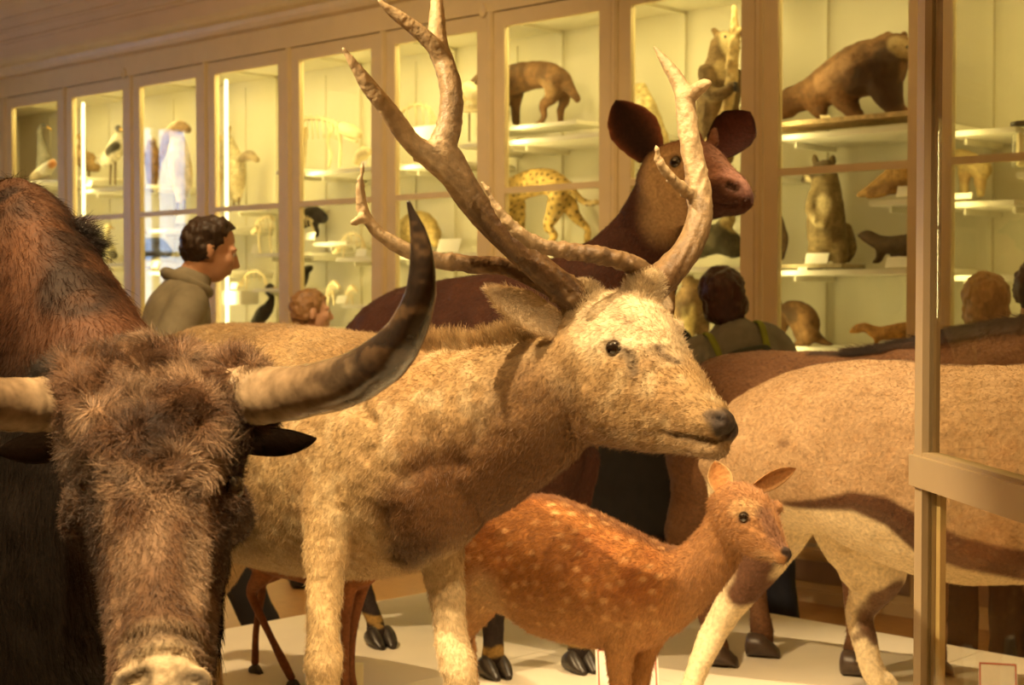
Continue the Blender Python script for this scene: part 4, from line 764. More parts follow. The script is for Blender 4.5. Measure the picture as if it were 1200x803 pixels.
# ---- the brown pony-like animal between the oryx and the cases
def build_pony():
    root = thing('brown_pony', 'brown horse-like animal with a dark mane, behind the oryx', 'horse', ground(960, 5.4))
    b = MB()
    loft(b, [T(800, 465, 802, 560, 5.62, .10), T(822, 428, 824, 600, 5.56, .20), T(870, 412, 870, 612, 5.48, .25), T(940, 411, 940, 622, 5.38, .26), T(1010, 412, 1010, 620, 5.28, .25), T(1075, 400, 1075, 608, 5.18, .22), T(1130, 400, 1130, 580, 5.1, .15)], k=6, seg=28)
    loft(b, [T(1040, 406, 1080, 590, 5.22, .17), T(1120, 388, 1150, 540, 5.1, .14), T(1200, 374, 1215, 490, 5.0, .11), T(1270, 372, 1280, 470, 4.92, .09)], k=5, seg=24)
    loft(b, [T(1265, 372, 1275, 460, 4.93, .07), T(1300, 378, 1290, 480, 4.88, .085), T(1345, 450, 1325, 520, 4.80, .06), T(1375, 505, 1350, 540, 4.75, .055)], k=5, seg=20, cap=.8)
    for ch in ([(at(832, 540, 5.55), .16), (at(815, 590, 5.52), .10), (at(797, 628, 5.62), .058), (at(806, 660, 5.62), .042), (at(828, 720, 5.50), .036), (at(838, 750, 5.42), .045), (G(843, 5.38, .05), .045)],
               [(at(870, 540, 5.6), .15), (at(880, 620, 5.6), .08), (at(884, 650, 5.66), .05), (at(888, 700, 5.6), .036), (at(892, 735, 5.56), .042), (G(894, 5.52, .05), .043)],
               [(at(1000, 560, 5.3), .13), (at(1004, 640, 5.28), .065), (at(1005, 700, 5.27), .05), (at(1005, 745, 5.26), .038), (G(1006, 5.26, .09), .046), (G(1008, 5.24, .04), .046)],
               [(at(1090, 560, 5.3), .12), (at(1094, 640, 5.28), .06), (at(1095, 700, 5.27), .048), (at(1096, 745, 5.26), .037), (G(1098, 5.25, .04), .045)]): leg(b, ch, up=(1, 0, 0))
    me = remesh(b, .011, 4); B = bvh(me); bumpy(me, .004, .06, 51); P = getP(me); v = vnoise(P, .09, 52)
    C = np.tile((.15, .072, .032), (len(P), 1)); C = mix(C, sm(.4, .8, v) * .5, (.20, .10, .046)); C = mix(C, sm(.06, .02, pdist(P, [at(960, 409, 5.3), at(1010, 409, 5.25), at(1075, 398, 5.18), at(1120, 387, 5.1), at(1200, 374, 5.0)])) * .9, (.025, .015, .012)); C = mix(C, sm(.40, .33, P[:, 2]) * .6, (.10, .045, .02))
    setcol(me, C); part(root, 'body', me, M_HIDE); o0 = np.array(org(root)); setP(me, P)
    ml = [at(1010, 411, 5.28), at(1060, 401, 5.2), at(1120, 388, 5.1), at(1200, 374, 5.0), at(1262, 371, 4.93)]
    fur(root, me, 9000, .07, .0008, [(ml[0], (-.8, -.5, -.4)), (ml[2], (-.8, -.5, -.3)), (ml[4], (-.8, -.5, -.3))], lift=.22, jitter=.2, mask=lambda Q: sm(.08, .03, pdist(Q, ml)), dark=.3, name='mane', seed=51, droop=.08)
    fur(root, me, 14000, .014, .0008, [(at(900, 460, 5.2), (-.8, .1, -.5))], lift=.25, jitter=.3, dark=.3, seed=52); setP(me, P - o0)
    e, n = hit(B, 1308, 425)
    if e is not None: eyeball(root, e, n, .02, .4)
    for sg in (-1, 1): ear(root, at(1275 + 8 * sg, 378, 4.92 + .05 * sg), at(1268 + 12 * sg, 340, 4.94 + .06 * sg), .028, (.4, -1, 0), .016, (.3, .15, .07), (.2, .09, .04))
    mh = mat('brown_hoof', (.07, .045, .03), rough=.4, var=.3)
    for x, Z in ((846, 5.36), (896, 5.5), (1009, 5.22), (1100, 5.23)):
        g = ground(x, Z); mb = MB(); loft(mb, [(g + Vector((-.05, .01, .085)), g + Vector((-.055, .01, 0)), .045), (g + Vector((0, 0, .085)), g, .058), (g + Vector((.05, -.01, .03)), g + Vector((.06, -.01, 0)), .045)], k=4, seg=18, cap=.3); part(root, 'hoof', mb, mh)
build_pony()

# ---- a small thin-legged antelope half hidden under the stag
def build_small():
    root = thing('small_antelope', 'small rufous antelope on thin legs, mostly hidden behind the stag', 'antelope', ground(365, 5.1))
    b = MB()
    loft(b, [T(292, 622, 292, 660, 5.25, .05), T(308, 598, 310, 672, 5.2, .10), T(345, 590, 345, 680, 5.12, .115), T(390, 594, 390, 690, 5.02, .115), T(428, 600, 425, 690, 4.95, .09), T(448, 610, 445, 670, 4.9, .06)], k=5, seg=22)
    loft(b, [T(420, 600, 440, 665, 4.94, .06), T(445, 560, 470, 610, 4.9, .045), T(458, 540, 482, 580, 4.87, .038)], k=5, seg=18)
    loft(b, [T(455, 538, 462, 572, 4.88, .03), T(470, 532, 474, 578, 4.85, .036), T(492, 556, 492, 584, 4.81, .025), T(506, 572, 503, 586, 4.78, .017)], k=5, seg=18, cap=.8)
    for ch in ([(at(318, 645, 5.18), .085), (at(308, 672, 5.16), .04), (at(295, 692, 5.20), .020), (at(299, 708, 5.19), .016), (at(318, 748, 5.14), .0125), (at(332, 776, 5.1), .016), (G(340, 5.06, .03), .014)],
               [(at(335, 645, 5.26), .08), (at(322, 668, 5.28), .04), (at(308, 682, 5.32), .019), (at(306, 700, 5.32), .015), (at(300, 740, 5.3), .012), (G(297, 5.27, .03), .014)],
               [(at(415, 650, 4.96), .06), (at(408, 690, 4.95), .03), (at(404, 730, 4.94), .02), (at(405, 770, 4.94), .0125), (at(404, 800, 4.94), .016), (G(406, 4.9, .03), .014)],
               [(at(432, 650, 5.02), .055), (at(422, 690, 5.01), .028), (at(414, 730, 5.0), .019), (at(412, 765, 5.0), .0125), (at(411, 790, 5.0), .016), (G(413, 4.97, .03), .014)]): leg(b, ch, up=(1, 0, 0))
    me = remesh(b, .0055, 2); P = getP(me); v = vnoise(P, .05, 61); C = np.tile((.34, .125, .035), (len(P), 1)); C = mix(C, sm(.4, .8, v) * .5, (.25, .085, .025)); C = mix(C, sm(.72, .5, P[:, 2]) * .7, (.13, .05, .02)); setcol(me, C)
    B = bvh(me); part(root, 'body', me, M_HIDE)
    for s_ in (-1, 1): ear(root, at(464, 545, 4.88 + .03 * s_), at(452 + 6 * s_, 515, 4.9 + .05 * s_), .022, (.4, -1, 0), .014, (.5, .3, .15), (.3, .12, .04))
    e, n = hit(B, 478, 552)
    if e is not None: eyeball(root, e, n, .011, .4)
    for x, Z in ((343, 5.04), (298, 5.25), (407, 4.88), (414, 4.95)): hoof(root, ground(x, Z), (.75, -.6), .05, .018, .03)
build_small()

# ---- cards standing on the platform
def easel_card(name, label, px, Z, w, h, yaw, tilt, m, border=None, group='cards on the platform'):
    g = ground(px, Z); root = thing(name, label, 'card', g, group); r = Vector((math.cos(yaw), math.sin(yaw), 0)); n = Vector((math.sin(yaw), -math.cos(yaw), 0)); u = Vector((0, 0, math.cos(tilt))) - n * math.sin(tilt); fn = r.cross(u)
    part(root, 'sheet', box(MB(), g + u * (h / 2 + .002), r * (w / 2), fn * .0015, u * (h / 2)), m, False)
    part(root, 'foot', box(MB(), g - fn * .0 + Vector((0, 0, .004)) - n * .02, r * (w / 4), n * .02, (0, 0, .003)), m, False)
    if border:
        for a, b_, ww, hh in ((0, h * .46, w * .46, .002), (0, -h * .46, w * .46, .002), (w * .46, 0, .002, h * .46), (-w * .46, 0, .002, h * .46)):
            part(root, 'border', box(MB(), g + u * (h / 2 + .002 + b_) + r * a + fn * .0022, r * ww, fn * .0006, u * hh), border, False)
easel_card('label_card', 'white card with a red border behind the spotted deer\'s forelegs', 738, 4.75, .20, .20, .12, .22, M_CARD, M_RED)
easel_card('label_card', 'plain cream card on the platform beside the thin antelope legs', 398, 4.98, .15, .10, -.15, .1, M_CARDB)
easel_card('label_card', 'white red-bordered card behind the glass screen at lower right', 1174, 4.85, .12, .13, -.25, .4, M_CARD, M_RED)
# ------------------------------------------------------------------ what stands in the cases
def cz(px, py, D):
    p = cpt(px, py, D); return p, (p - CAMP).dot(FWD)
def cchain(mb, ch, D, **kw):
    """tube through rows (px, py, r px[, extra depth]) on a plane parallel to the case front"""
    pts, rad = [], []
    for c in ch:
        p, Z = cz(c[0], c[1], D + (c[3] if len(c) > 3 else 0)); pts.append(p); rad.append(c[2] * Z / F)
    return tube(mb, pts, rad, k=5, seg=14, up=tuple(WN), **kw)
def wcoord(P): return np.stack([P @ np.array(WD), P[:, 2]], 1)
def creature(name, label, cat_, D, base, chains, paints=(), voxel=.011, eyes=(), limbs=(), group=None, spots=None, m=None, var=.55, smooth=3, mt_dark=True):
    """chains: the body; limbs: (part name, chains, material); paints: (px points, radius px, colour, strength)"""
    bot = max((c[1] + c[2], c[0]) for ch in list(chains) + [q for l in limbs for q in l[1]] for c in ch)
    root = thing(name, label, cat_, cpt(bot[1], bot[0], D), group); mb = MB()
    for ch in chains: cchain(mb, ch, D)
    me = remesh(mb, voxel, smooth); bumpy(me, voxel * .35, .03, len(label)); P = getP(me); W = wcoord(P); v = vnoise(P, .05, len(label)); C = np.tile(base, (len(P), 1)).astype(float)
    C = C * (1 - var / 2 + var * v)[:, None] * (1 - var * .6 + var * 1.2 * vnoise(P, .017, 3))[:, None]
    b = bvh(me)
    if mt_dark: C = C * .8
    for pts, r, col, s in paints:
        q = hits(b, pts); sc = cz(*pts[0], D)[1] / F; C = mix(C, sm(r * sc * 1.45, r * sc * .7, pdist(P, q) + (v - .5) * r * sc * .8) * s, col)
    if spots:
        R = np.random.default_rng(3); got = []
        for i in R.permutation(len(P)):
            if all(np.linalg.norm(P[i] - g) > spots[1] for g in got): got.append(P[i])
            if len(got) > 320: break
        d = np.full(len(P), 9.0)
        for g in got: d = np.minimum(d, np.linalg.norm(P - g, axis=1))
        C = mix(C, sm(spots[0], spots[0] * .55, d) * .92, spots[2])
    setcol(me, C); part(root, 'body', me, m or M_HIDE)
    for x, y, r in eyes:
        p, n = hit(b, x, y)
        if p is not None: eyeball(root, p, n, r * (p - CAMP).length / F, .3)
    for nm, chs, mt in limbs:
        for ch in chs:
            q = MB(); cchain(q, ch, D); part(root, nm, q, mt)
    return root
def ccard(px, py, w, h, D, label, m=None):
    """a small card propped on a shelf, its foot at px, py"""
    p, Z = cz(px, py, D); w *= Z / F / .72; h *= Z / F; u = (Vector((0, 0, 1)) + WN * .35).normalized(); n = WD.cross(u)
    mb = box(MB(), p + u * (h / 2), WD * (w / 2), n * .0012, u * (h / 2)); box(mb, p + WN * .015 + Vector((0, 0, .003)), WD * (w / 3), WN * .02, (0, 0, .0015))
    return single('specimen_card', mb, m or M_CARD, p, label, 'card', 'specimen cards in the cases', False)
def cboard(m, px0, px1, py, D, hd, label, name='mount_board', th=.022, mt=None):
    a, b = cpt(px0, py, D), cpt(px1, py, D); c = (a + b) / 2; c.z -= th / 2
    return single(name, box(MB(), c, WD * ((a - b).length / 2), WN * hd, (0, 0, th / 2)), mt or M_SHELF, c - Vector((0, 0, th / 2)), label, 'board', 'mount boards in the cases', False)
def bones(name, label, D, spine, skull, ribs=None, legs=(), jaw=None, r=1.3, group='small mounted skeletons'):
    low = max([(c[1], c[0]) for l in legs for c in l] + [(c[1], c[0]) for c in skull]); root = thing(name, label, 'skeleton', cpt(low[1], low[0], D), group)
    sp = MB(); A = cat([list(c) for c in spine], 5)
    cchain(sp, [(c[0], c[1], r) for c in A], D)
    for c in A[::2]: cchain(sp, [(c[0], c[1] + r, r * .7), (c[0] - .3, c[1] - r * 2.2, r * .5)], D)
    part(root, 'spine', sp, M_BONE)
    part(root, 'skull', cchain(MB(), skull, D), M_BONE)
    if jaw: part(root, 'jaw', cchain(MB(), jaw, D), M_BONE)
    if ribs:
        i0, i1, drop, n = ribs; B = cat([list(c) for c in spine], 12); sel = np.linspace(i0 * (len(B) - 1), i1 * (len(B) - 1), n).astype(int)
        for k, i in enumerate(sel):
            x, y = B[i][:2]; d = drop * (1 - .35 * abs(k / max(n - 1, 1) - .4))
            for s in (-1, 1):
                part(root, 'rib', cchain(MB(), [(x, y, r * .5, 0), (x + 1, y + d * .35, r * .5, .05 * s * drop / 25), (x + 1.5, y + d * .75, r * .45, .045 * s * drop / 25), (x + 2, y + d, r * .4, .012 * s)], D), M_BONE)
    for l in legs: part(root, 'leg_bone', cchain(MB(), l, D), M_BONE)
    return root
def fz(px, py, D=.10): return pz(px, py, D)

# shelves (the front edge is 0.10 behind the glass)
shelf(7, fz(45, 211)); shelf(7, fz(45, 300)); shelf(6, fz(110, 221)); shelf(6, fz(122, 309)); shelf(5, fz(190, 268)); shelf(5, fz(190, 318))
shelf(4, fz(265, 243), .35, 1.0); shelf(4, fz(310, 201), 0, .34); shelf(4, fz(300, 297), 0, .6); shelf(4, fz(300, 338), .2, .62); shelf(4, fz(300, 384))
shelf(3, fz(385, 199)); shelf(3, fz(355, 284), .62, 1, .2); shelf(3, fz(400, 302), 0, .66); shelf(3, fz(408, 357), 0, .6); shelf(3, fz(385, 388))
shelf(2, fz(545, 168), 0, .42); shelf(2, fz(478, 193), .42, 1); shelf(2, fz(528, 297)); shelf(2, fz(528, 372))
shelf(1, fz(640, 160)); shelf(1, fz(640, 296)); shelf(1, fz(640, 372))
shelf(0, fz(800, 205)); shelf(0, fz(800, 313)); shelf(0, fz(800, 424))
shelf(-1, fz(985, 152)); shelf(-1, fz(1040, 234), 0, .42); shelf(-1, fz(985, 316)); shelf(-1, fz(985, 408))
shelf(-2, fz(1180, 202), .3, .62); shelf(-2, fz(1130, 152), .62, 1.0); shelf(-2, fz(1130, 236), .62, 1.0); shelf(-2, fz(1180, 322))

D3 = .34
WH, GR, TAN, DKB, RST = (.80, .74, .58), (.26, .24, .20), (.46, .32, .14), (.085, .045, .022), (.40, .19, .06)
BK = (.03, .026, .022); M_LEG = mat('bird_leg', (.16, .11, .06), rough=.6, var=.2); M_BEAK = mat('beak', (.42, .26, .07), rough=.4, var=.2)
F_ = dict(m=M_FEATHER, voxel=.012)
# bay 7: crane and a small bird
creature('crane', 'grey crane with a long curved neck in the far left case', 'bird', D3, (.30, .28, .22), [[(49, 203, 7), (51, 190, 8.5), (50, 176, 6.5), (47, 163, 4.2), (46, 153, 3.4), (50, 147, 3.0), (55, 148, 3.2)]], [([(50, 147), (56, 149)], 6, (.06, .05, .04), .8)], limbs=[('beak', [[(56, 149, 1.6), (61, 153, .6)]], M_BEAK)], **F_)
creature('shorebird', 'white and orange bird crouching before the grey crane', 'bird', .22, WH, [[(38, 207, 4), (47, 203, 6.5), (56, 197, 7), (62, 191, 5)]], [([(62, 186)], 7, (.55, .20, .04), .9), ([(36, 207), (45, 206)], 6, (.16, .11, .06), .8)], **F_)
# bay 6
creature('brown_goose', 'plump brown goose beside the black-winged stork', 'bird', D3, (.40, .26, .11), [[(113, 196, 6), (104, 190, 11), (96, 184, 10), (95, 174, 6), (97, 166, 4.2), (95, 160, 4.4), (92, 160, 3)]], [([(97, 168), (96, 180)], 5, (.55, .40, .2), .6)], limbs=[('beak', [[(91, 161, 1.8), (87, 163, .8)]], M_BEAK), ('leg', [[(98, 196, 1.6), (98, 214, 1.2)], [(104, 197, 1.6), (105, 214, 1.2)]], M_LEG)], **F_)
creature('stork', 'white stork-like bird with black wings and dark head', 'bird', D3, WH, [[(120, 192, 4), (128, 186, 8.5), (134, 178, 10.5), (137, 166, 8), (138, 157, 4.5), (139, 150, 4.5)], [(128, 178, 4), (118, 186, 4.2), (109, 195, 2)]], [([(126, 178), (109, 196)], 5.5, BK, .95), ([(139, 149)], 6, (.08, .08, .10), .9)], limbs=[('beak', [[(141, 151, 1.8), (147, 156, .7)]], M_BEAK), ('leg', [[(130, 192, 1.6), (129, 216, 1.2)], [(135, 190, 1.6), (135, 216, 1.2)]], M_LEG)], **F_)
creature('pale_gull', 'small pale yellow-white bird on the lower shelf', 'bird', D3, (.80, .72, .44), [[(135, 300, 4), (127, 293, 8.5), (123, 285, 6.5), (124, 275, 4), (125, 267, 3.6), (128, 264, 3)]], [([(134, 299), (138, 302)], 6, BK, .9)], limbs=[('beak', [[(129, 266, 1.5), (134, 268, .6)]], M_BEAK), ('leg', [[(126, 299, 1.4), (126, 309, 1.1)], [(130, 299, 1.4), (130, 309, 1.1)]], M_LEG)], **F_)
ccard(103, 219, 9, 8, .14, 'white card under the brown goose')
# bay 5
creature('hanging_eagle', 'brown bird hanging with a raised pale wing behind the daylight reflection', 'bird', D3, (.34, .19, .07), [[(178, 222, 4), (179, 205, 8), (180, 188, 9), (178, 172, 6.5), (177, 163, 4.5)], [(173, 190, 5), (166, 176, 4.5), (161, 156, 3), (158, 138, 1.5)], [(186, 190, 4), (192, 178, 3.5), (196, 164, 1.6)]], [([(166, 176), (158, 140)], 6, (.62, .46, .24), .85), ([(177, 160)], 5, WH, .8)], limbs=[('beak', [[(180, 163, 1.6), (183, 167, .6)]], M_BEAK)], **F_)
creature('vulture', 'big pale-breasted bird with a brown arched back by the daylight reflection', 'bird', D3, (.66, .54, .36), [[(212, 235, 5), (213, 215, 12), (211, 193, 14), (209, 172, 11), (206, 157, 8)], [(190, 176, 4), (197, 158, 6), (209, 147, 7), (220, 152, 5)]], [([(192, 172), (200, 155), (212, 147), (221, 152)], 7, (.20, .11, .05), .85), ([(206, 190), (205, 215)], 5, (.34, .24, .13), .6)], limbs=[('leg', [[(208, 235, 1.8), (208, 263, 1.4)], [(216, 235, 1.8), (216, 263, 1.4)]], M_LEG)], **F_)
creature('slate_waterfowl', 'slate-blue bird sitting below the hanging birds', 'bird', D3, (.14, .15, .20), [[(160, 300, 5), (170, 294, 11), (184, 290, 12), (196, 296, 7)], [(170, 288, 6), (165, 276, 4), (167, 270, 3.5)]], limbs=[('beak', [[(169, 271, 1.5), (174, 274, .6)]], M_BEAK)], **F_)
ccard(212, 262, 18, 12, .14, 'wide white card at the foot of the pale-breasted bird'); ccard(181, 314, 9, 9, .14, 'white card before the slate-blue bird'); ccard(164, 330, 9, 10, .2, 'white card low in the case with the daylight reflection')
# bay 4
creature('heron', 'pale heron-like bird perched on a grey stump', 'bird', D3, (.72, .62, .40), [[(276, 232, 7), (275, 212, 13), (272, 192, 15), (268, 174, 11), (266, 162, 6.5)], [(283, 186, 6), (292, 182, 6), (301, 187, 4)]], [([(285, 184), (302, 188)], 9, (.22, .16, .10), .85), ([(282, 215), (286, 228)], 8, (.40, .31, .17), .7)], limbs=[('leg', [[(274, 232, 1.6), (274, 243, 1.2)], [(280, 232, 1.6), (280, 243, 1.2)]], M_LEG)], **F_)
q = MB(); cchain(q, [(253, 243, 5), (255, 215, 4.5), (259, 185, 4.5), (264, 165, 4.0), (268, 149, 3.0)], .42); cchain(q, [(262, 172, 3), (258, 160, 2)], .42)
single('tree_stump', q, M_WOOD, cpt(253, 243, .42), 'thin upright stump behind the pale heron', 'stump')
bones('bird_skeleton', 'small pale skeleton at the right of the heron case', D3, [(300, 262), (307, 256), (316, 254), (322, 258)], [(301, 268, 3.4), (296, 273, 2.6)], (0.2, .9, 16, 5), [[(306, 264, 1.5), (303, 280, 1), (305, 296, 1)], [(318, 262, 1.5), (316, 280, 1), (318, 296, 1)]], r=1.5)
bones('crouched_skeleton', 'low arched skeleton of a small beast under the heron', D3, [(284, 330), (290, 321), (300, 318), (309, 324), (313, 334)], [(283, 333, 3.4), (278, 336, 2)], (.15, .85, 12, 6), [[(290, 326, 1.1), (288, 338, .9)], [(310, 328, 1.1), (312, 338, .9)]], r=1.2)
creature('cormorant', 'black long-necked bird at the bottom of the heron case', 'bird', .26, BK, [[(300, 378, 7), (308, 368, 9), (316, 358, 6.5), (318, 348, 3.8), (313, 341, 3.2), (315, 335, 3), (320, 336, 2.6)]], limbs=[('beak', [[(321, 337, 1.3), (327, 339, .6)]], M_BEAK)], **F_)
q, Zq = cz(281, 357, .2); single('white_plinth', box(MB(), q + Vector((0, 0, .05)), WD * .12, WN * .08, (0, 0, .05)), M_SHELF, q, 'white block under the low arched skeleton', 'block', None, False)
ccard(297, 297, 7, 11, .14, 'white card below the small pale skeleton'); ccard(273, 339, 9, 8, .14, 'white card beside the low arched skeleton')
# bay 3
bones('lion_skeleton', 'large pale skeleton of a big beast on the upper shelf', D3, [(343, 152), (355, 141), (372, 139), (388, 143), (400, 150)], [(402, 150, 7), (412, 153, 7.5), (421, 158, 5)], (.15, .85, 24, 9), [[(349, 150, 2.4), (346, 168, 1.7), (350, 181, 1.6), (349, 195, 1.8)], [(357, 150, 2.2), (358, 170, 1.6), (356, 195, 1.8)], [(390, 148, 2.6), (384, 166, 1.8), (388, 182, 1.7), (385, 195, 1.8)], [(398, 152, 2.4), (399, 172, 1.7), (398, 195, 1.8)]], jaw=[(406, 161, 2.6), (418, 166, 2.4)], r=2.0, group='large mounted skeletons')
creature('coiled_shell', 'lumpy yellowish skull at the right end of the upper shelf', 'skull', .26, (.74, .56, .24), [[(418, 190, 5), (424, 181, 8), (431, 178, 6)]], m=M_BONE, voxel=.01)
creature('dark_bird', 'dark bird crouching below the large pale skeleton', 'bird', .45, (.05, .045, .045), [[(345, 268, 6), (355, 258, 10), (368, 252, 11), (380, 256, 6)], [(368, 262, 5), (372, 276, 3)]], **F_)
bones('perched_skeleton', 'small long-legged skeleton beside a propped card', .3, [(346, 274), (349, 260), (357, 255), (366, 259)], [(344, 262, 3), (341, 266, 2)], (.3, .9, 11, 4), [[(350, 264, 1.3), (349, 284, 1)], [(364, 261, 1.3), (368, 272, 1), (366, 284, 1)]], r=1.4)
bones('rodent_skeleton', 'small humped skeleton on the middle right shelf', .3, [(398, 292), (404, 278), (414, 274), (424, 280), (428, 292)], [(396, 293, 3.6), (391, 296, 2)], (.15, .85, 15, 6), [[(404, 288, 1.2), (402, 301, 1)], [(424, 288, 1.2), (426, 301, 1)]], r=1.3)
creature('hornbill', 'dark bird low down behind the small skeletons', 'bird', .45, (.05, .045, .04), [[(345, 345, 6), (352, 330, 8), (358, 318, 6), (364, 314, 4)]], **F_)
bones('left_skull', 'pale little skeleton left of the pair on the bottom shelf', .3, [(382, 348), (385, 336), (391, 331)], [(392, 332, 4), (397, 337, 2.4)], (.3, .9, 12, 4), [[(385, 345, 1.2), (384, 357, 1)], [(390, 342, 1.2), (391, 357, 1)]], r=1.2)
bones('right_skull', 'yellowish little skeleton at the right of the bottom shelf', .3, [(404, 352), (407, 341), (412, 336)], [(413, 337, 3.8), (418, 341, 2.2)], (.3, .9, 11, 4), [[(406, 348, 1.2), (405, 357, 1)], [(412, 346, 1.2), (413, 357, 1)]], r=1.2)
for a in ((347, 196, 8, 10, 'white card at the left foot of the large pale skeleton'), (362, 281, 13, 9, 'white card propped before the long-legged skeleton'), (422, 301, 13, 10, 'white card on the middle right shelf by the humped skeleton'), (399, 356, 12, 10, 'white card between the two little skeletons'), (425, 197, 8, 9, 'white card at the right end of the upper shelf')): ccard(a[0], a[1], a[2], a[3], .14, a[4])
# bay 2
bones('curled_skeleton', 'yellowish skeleton behind the propped card in the antler case', .42, [(459, 150), (470, 132), (486, 123), (502, 127), (510, 140)], [(458, 152, 5), (452, 158, 3)], (.1, .9, 24, 7), [[(470, 146, 1.8), (466, 168, 1.4), (468, 190, 1.4)], [(505, 140, 1.8), (508, 165, 1.4), (505, 190, 1.4)]], r=1.8, group='large mounted skeletons')
r_ = thing('loose_skull', 'big pale skull with teeth at the right of the antler case', 'skull', cpt(548, 166, .3)); sk = MB(); cchain(sk, [(560, 112, 12), (550, 106, 11), (540, 114, 7), (533, 120, 4)], .3); cchain(sk, [(560, 128, 4), (548, 128, 4.5), (536, 128, 3)], .3); me_ = remesh(sk, .009, 2); part(r_, 'cranium', me_, M_BONE)
for k in range(5): part(r_, 'tooth', cchain(MB(), [(536 + 4.5 * k, 120, 1.6), (536 + 4.5 * k, 127, .7)], .24), M_BONE)
part(r_, 'stand_rod', cchain(MB(), [(550, 124, 1.2), (550, 166, 1.2)], .3), M_LEG)
creature('armadillo', 'round yellowish armoured animal on the lower shelf of the antler case', 'animal', .36, (.62, .46, .18), [[(468, 282, 9), (478, 272, 17), (492, 268, 21), (505, 276, 14), (512, 286, 5)]], [([(492, 270)], 9, (.45, .30, .12), .5)], eyes=[(466, 280, 1.5)])
ccard(494, 166, 30, 20, .16, 'large white card propped before the yellowish skeleton'); ccard(524, 296, 26, 17, .14, 'white card beside the round armoured animal'); ccard(459, 192, 7, 9, .14, 'narrow white card at the left of the antler case')
# bay 1
creature('striped_hyena', 'shaggy brown striped beast with a drooping tail on the upper shelf', 'animal', .34, (.165, .085, .035), [[(552, 104, 7), (562, 98, 11), (576, 93, 16), (592, 97, 19), (615, 90, 17.5), (640, 88, 16), (656, 96, 15)], [(590, 108, 12), (591, 125, 7), (592, 143, 5.2), (586, 147, 3.6)], [(604, 106, 11, .09), (604, 125, 6.4, .09), (605, 143, 5, .09)], [(650, 100, 15), (646, 114, 8.5), (636, 124, 5.5), (638, 136, 4), (632, 145, 3.6), (626, 147, 2.6)], [(658, 104, 13, .1), (661, 118, 7, .1), (657, 130, 4.6, .1), (657, 145, 4, .1)], [(662, 92, 8), (668, 104, 6.5), (677, 117, 4.5)]],
  [([(588, 84), (596, 100)], 4, (.07, .035, .015), .7), ([(612, 78), (618, 100)], 4, (.07, .035, .015), .7), ([(636, 78), (640, 100)], 4, (.07, .035, .015), .7), ([(590, 130), (605, 140)], 9, (.075, .04, .02), .6), ([(640, 104)], 10, (.36, .22, .10), .5)], voxel=.010, eyes=[(557, 97, 1.8)])
cboard(1, 576, 694, 149, .30, .15, 'white mount board under the brown striped beast')
creature('spotted_cat', 'yellow cat with black spots and a hanging tail, below the striped beast', 'animal', .34, (.62, .42, .13), [[(566, 243, 7), (578, 234, 13), (594, 228, 16), (618, 216, 16), (642, 213, 16), (660, 224, 14.5)], [(592, 240, 11), (594, 262, 6.5), (596, 285, 5)], [(606, 238, 10, .08), (610, 262, 6, .08), (612, 286, 4.5, .08)], [(656, 232, 14), (648, 252, 9.5), (642, 266, 6), (650, 276, 4.5), (642, 287, 4)], [(666, 238, 11, .08), (676, 256, 6.5, .08), (688, 268, 4.2, .08), (688, 288, 4, .08)], [(667, 218, 6.5), (676, 230, 4.5), (688, 238, 4), (700, 237, 3.5)]], [([(590, 275), (650, 284)], 4, (.7, .55, .3), .5)], spots=(.013, .040, (.035, .022, .012)), voxel=.0095, eyes=[(569, 236, 1.6)])
ccard(588, 148, 9, 12, .14, 'white card by the forefeet of the brown striped beast'); ccard(620, 292, 20, 12, .14, 'cream card under the spotted cat', M_CARDB)
# bay 0
creature('honey_bear', 'small grey-brown bear hugging a pale branch', 'animal', .34, (.20, .125, .055), [[(836, 188, 20), (838, 160, 26), (841, 125, 26), (843, 95, 24), (845, 72, 18), (847, 52, 15)], [(848, 50, 15), (858, 54, 9), (864, 57, 5)], [(828, 84, 11, -.1), (832, 108, 9, -.13), (846, 110, 7.5, -.14), (859, 101, 6.5, -.14)], [(862, 88, 9, .1), (870, 105, 7, .08)], [(838, 170, 14, -.1), (852, 186, 9, -.1)], [(841, 41, 5), (836, 35, 4.2)], [(858, 36, 4.5, .08), (861, 31, 4, .08)]],
  [([(853, 44), (860, 58)], 9, (.74, .60, .33), .85), ([(845, 78), (848, 86)], 7, (.60, .45, .22), .7), ([(866, 58)], 3.5, (.02, .015, .012), .9), ([(842, 125), (846, 150)], 12, (.40, .28, .13), .6)], eyes=[(850, 43, 2.0), (861, 44, 1.8)], limbs=[('claw', [[(861, 97 + 3 * k, 1.4, -.16), (867, 99 + 3 * k, .6, -.15)] for k in range(4)], M_HOOF)], voxel=.010)
q = MB(); cchain(q, [(818, 196, 9), (832, 168, 7.5), (847, 140, 7), (855, 110, 7), (858, 78, 7.5), (861, 48, 6.5), (861, 25, 4.5), (860, 8, 3.5)], .24); cchain(q, [(862, 42, 5), (869, 36, 4.5), (875, 34, 3)], .24); me_ = remesh(q, .008, 2); bumpy(me_, .006, .03, 9)
br = thing('branch', 'pale forked branch held by the small bear', 'branch', cpt(818, 202, .24)); part(br, 'wood', me_, M_WOOD)
creature('snowy_owl', 'pale speckled upright bird at the left of the bear', 'bird', .34, (.70, .56, .27), [[(768, 192, 11), (765, 172, 20), (757, 148, 21), (751, 122, 17), (748, 106, 12)]], [([(744, 118)], 7, (.82, .72, .48), .8)], spots=(.008, .035, (.42, .28, .10)), **F_)
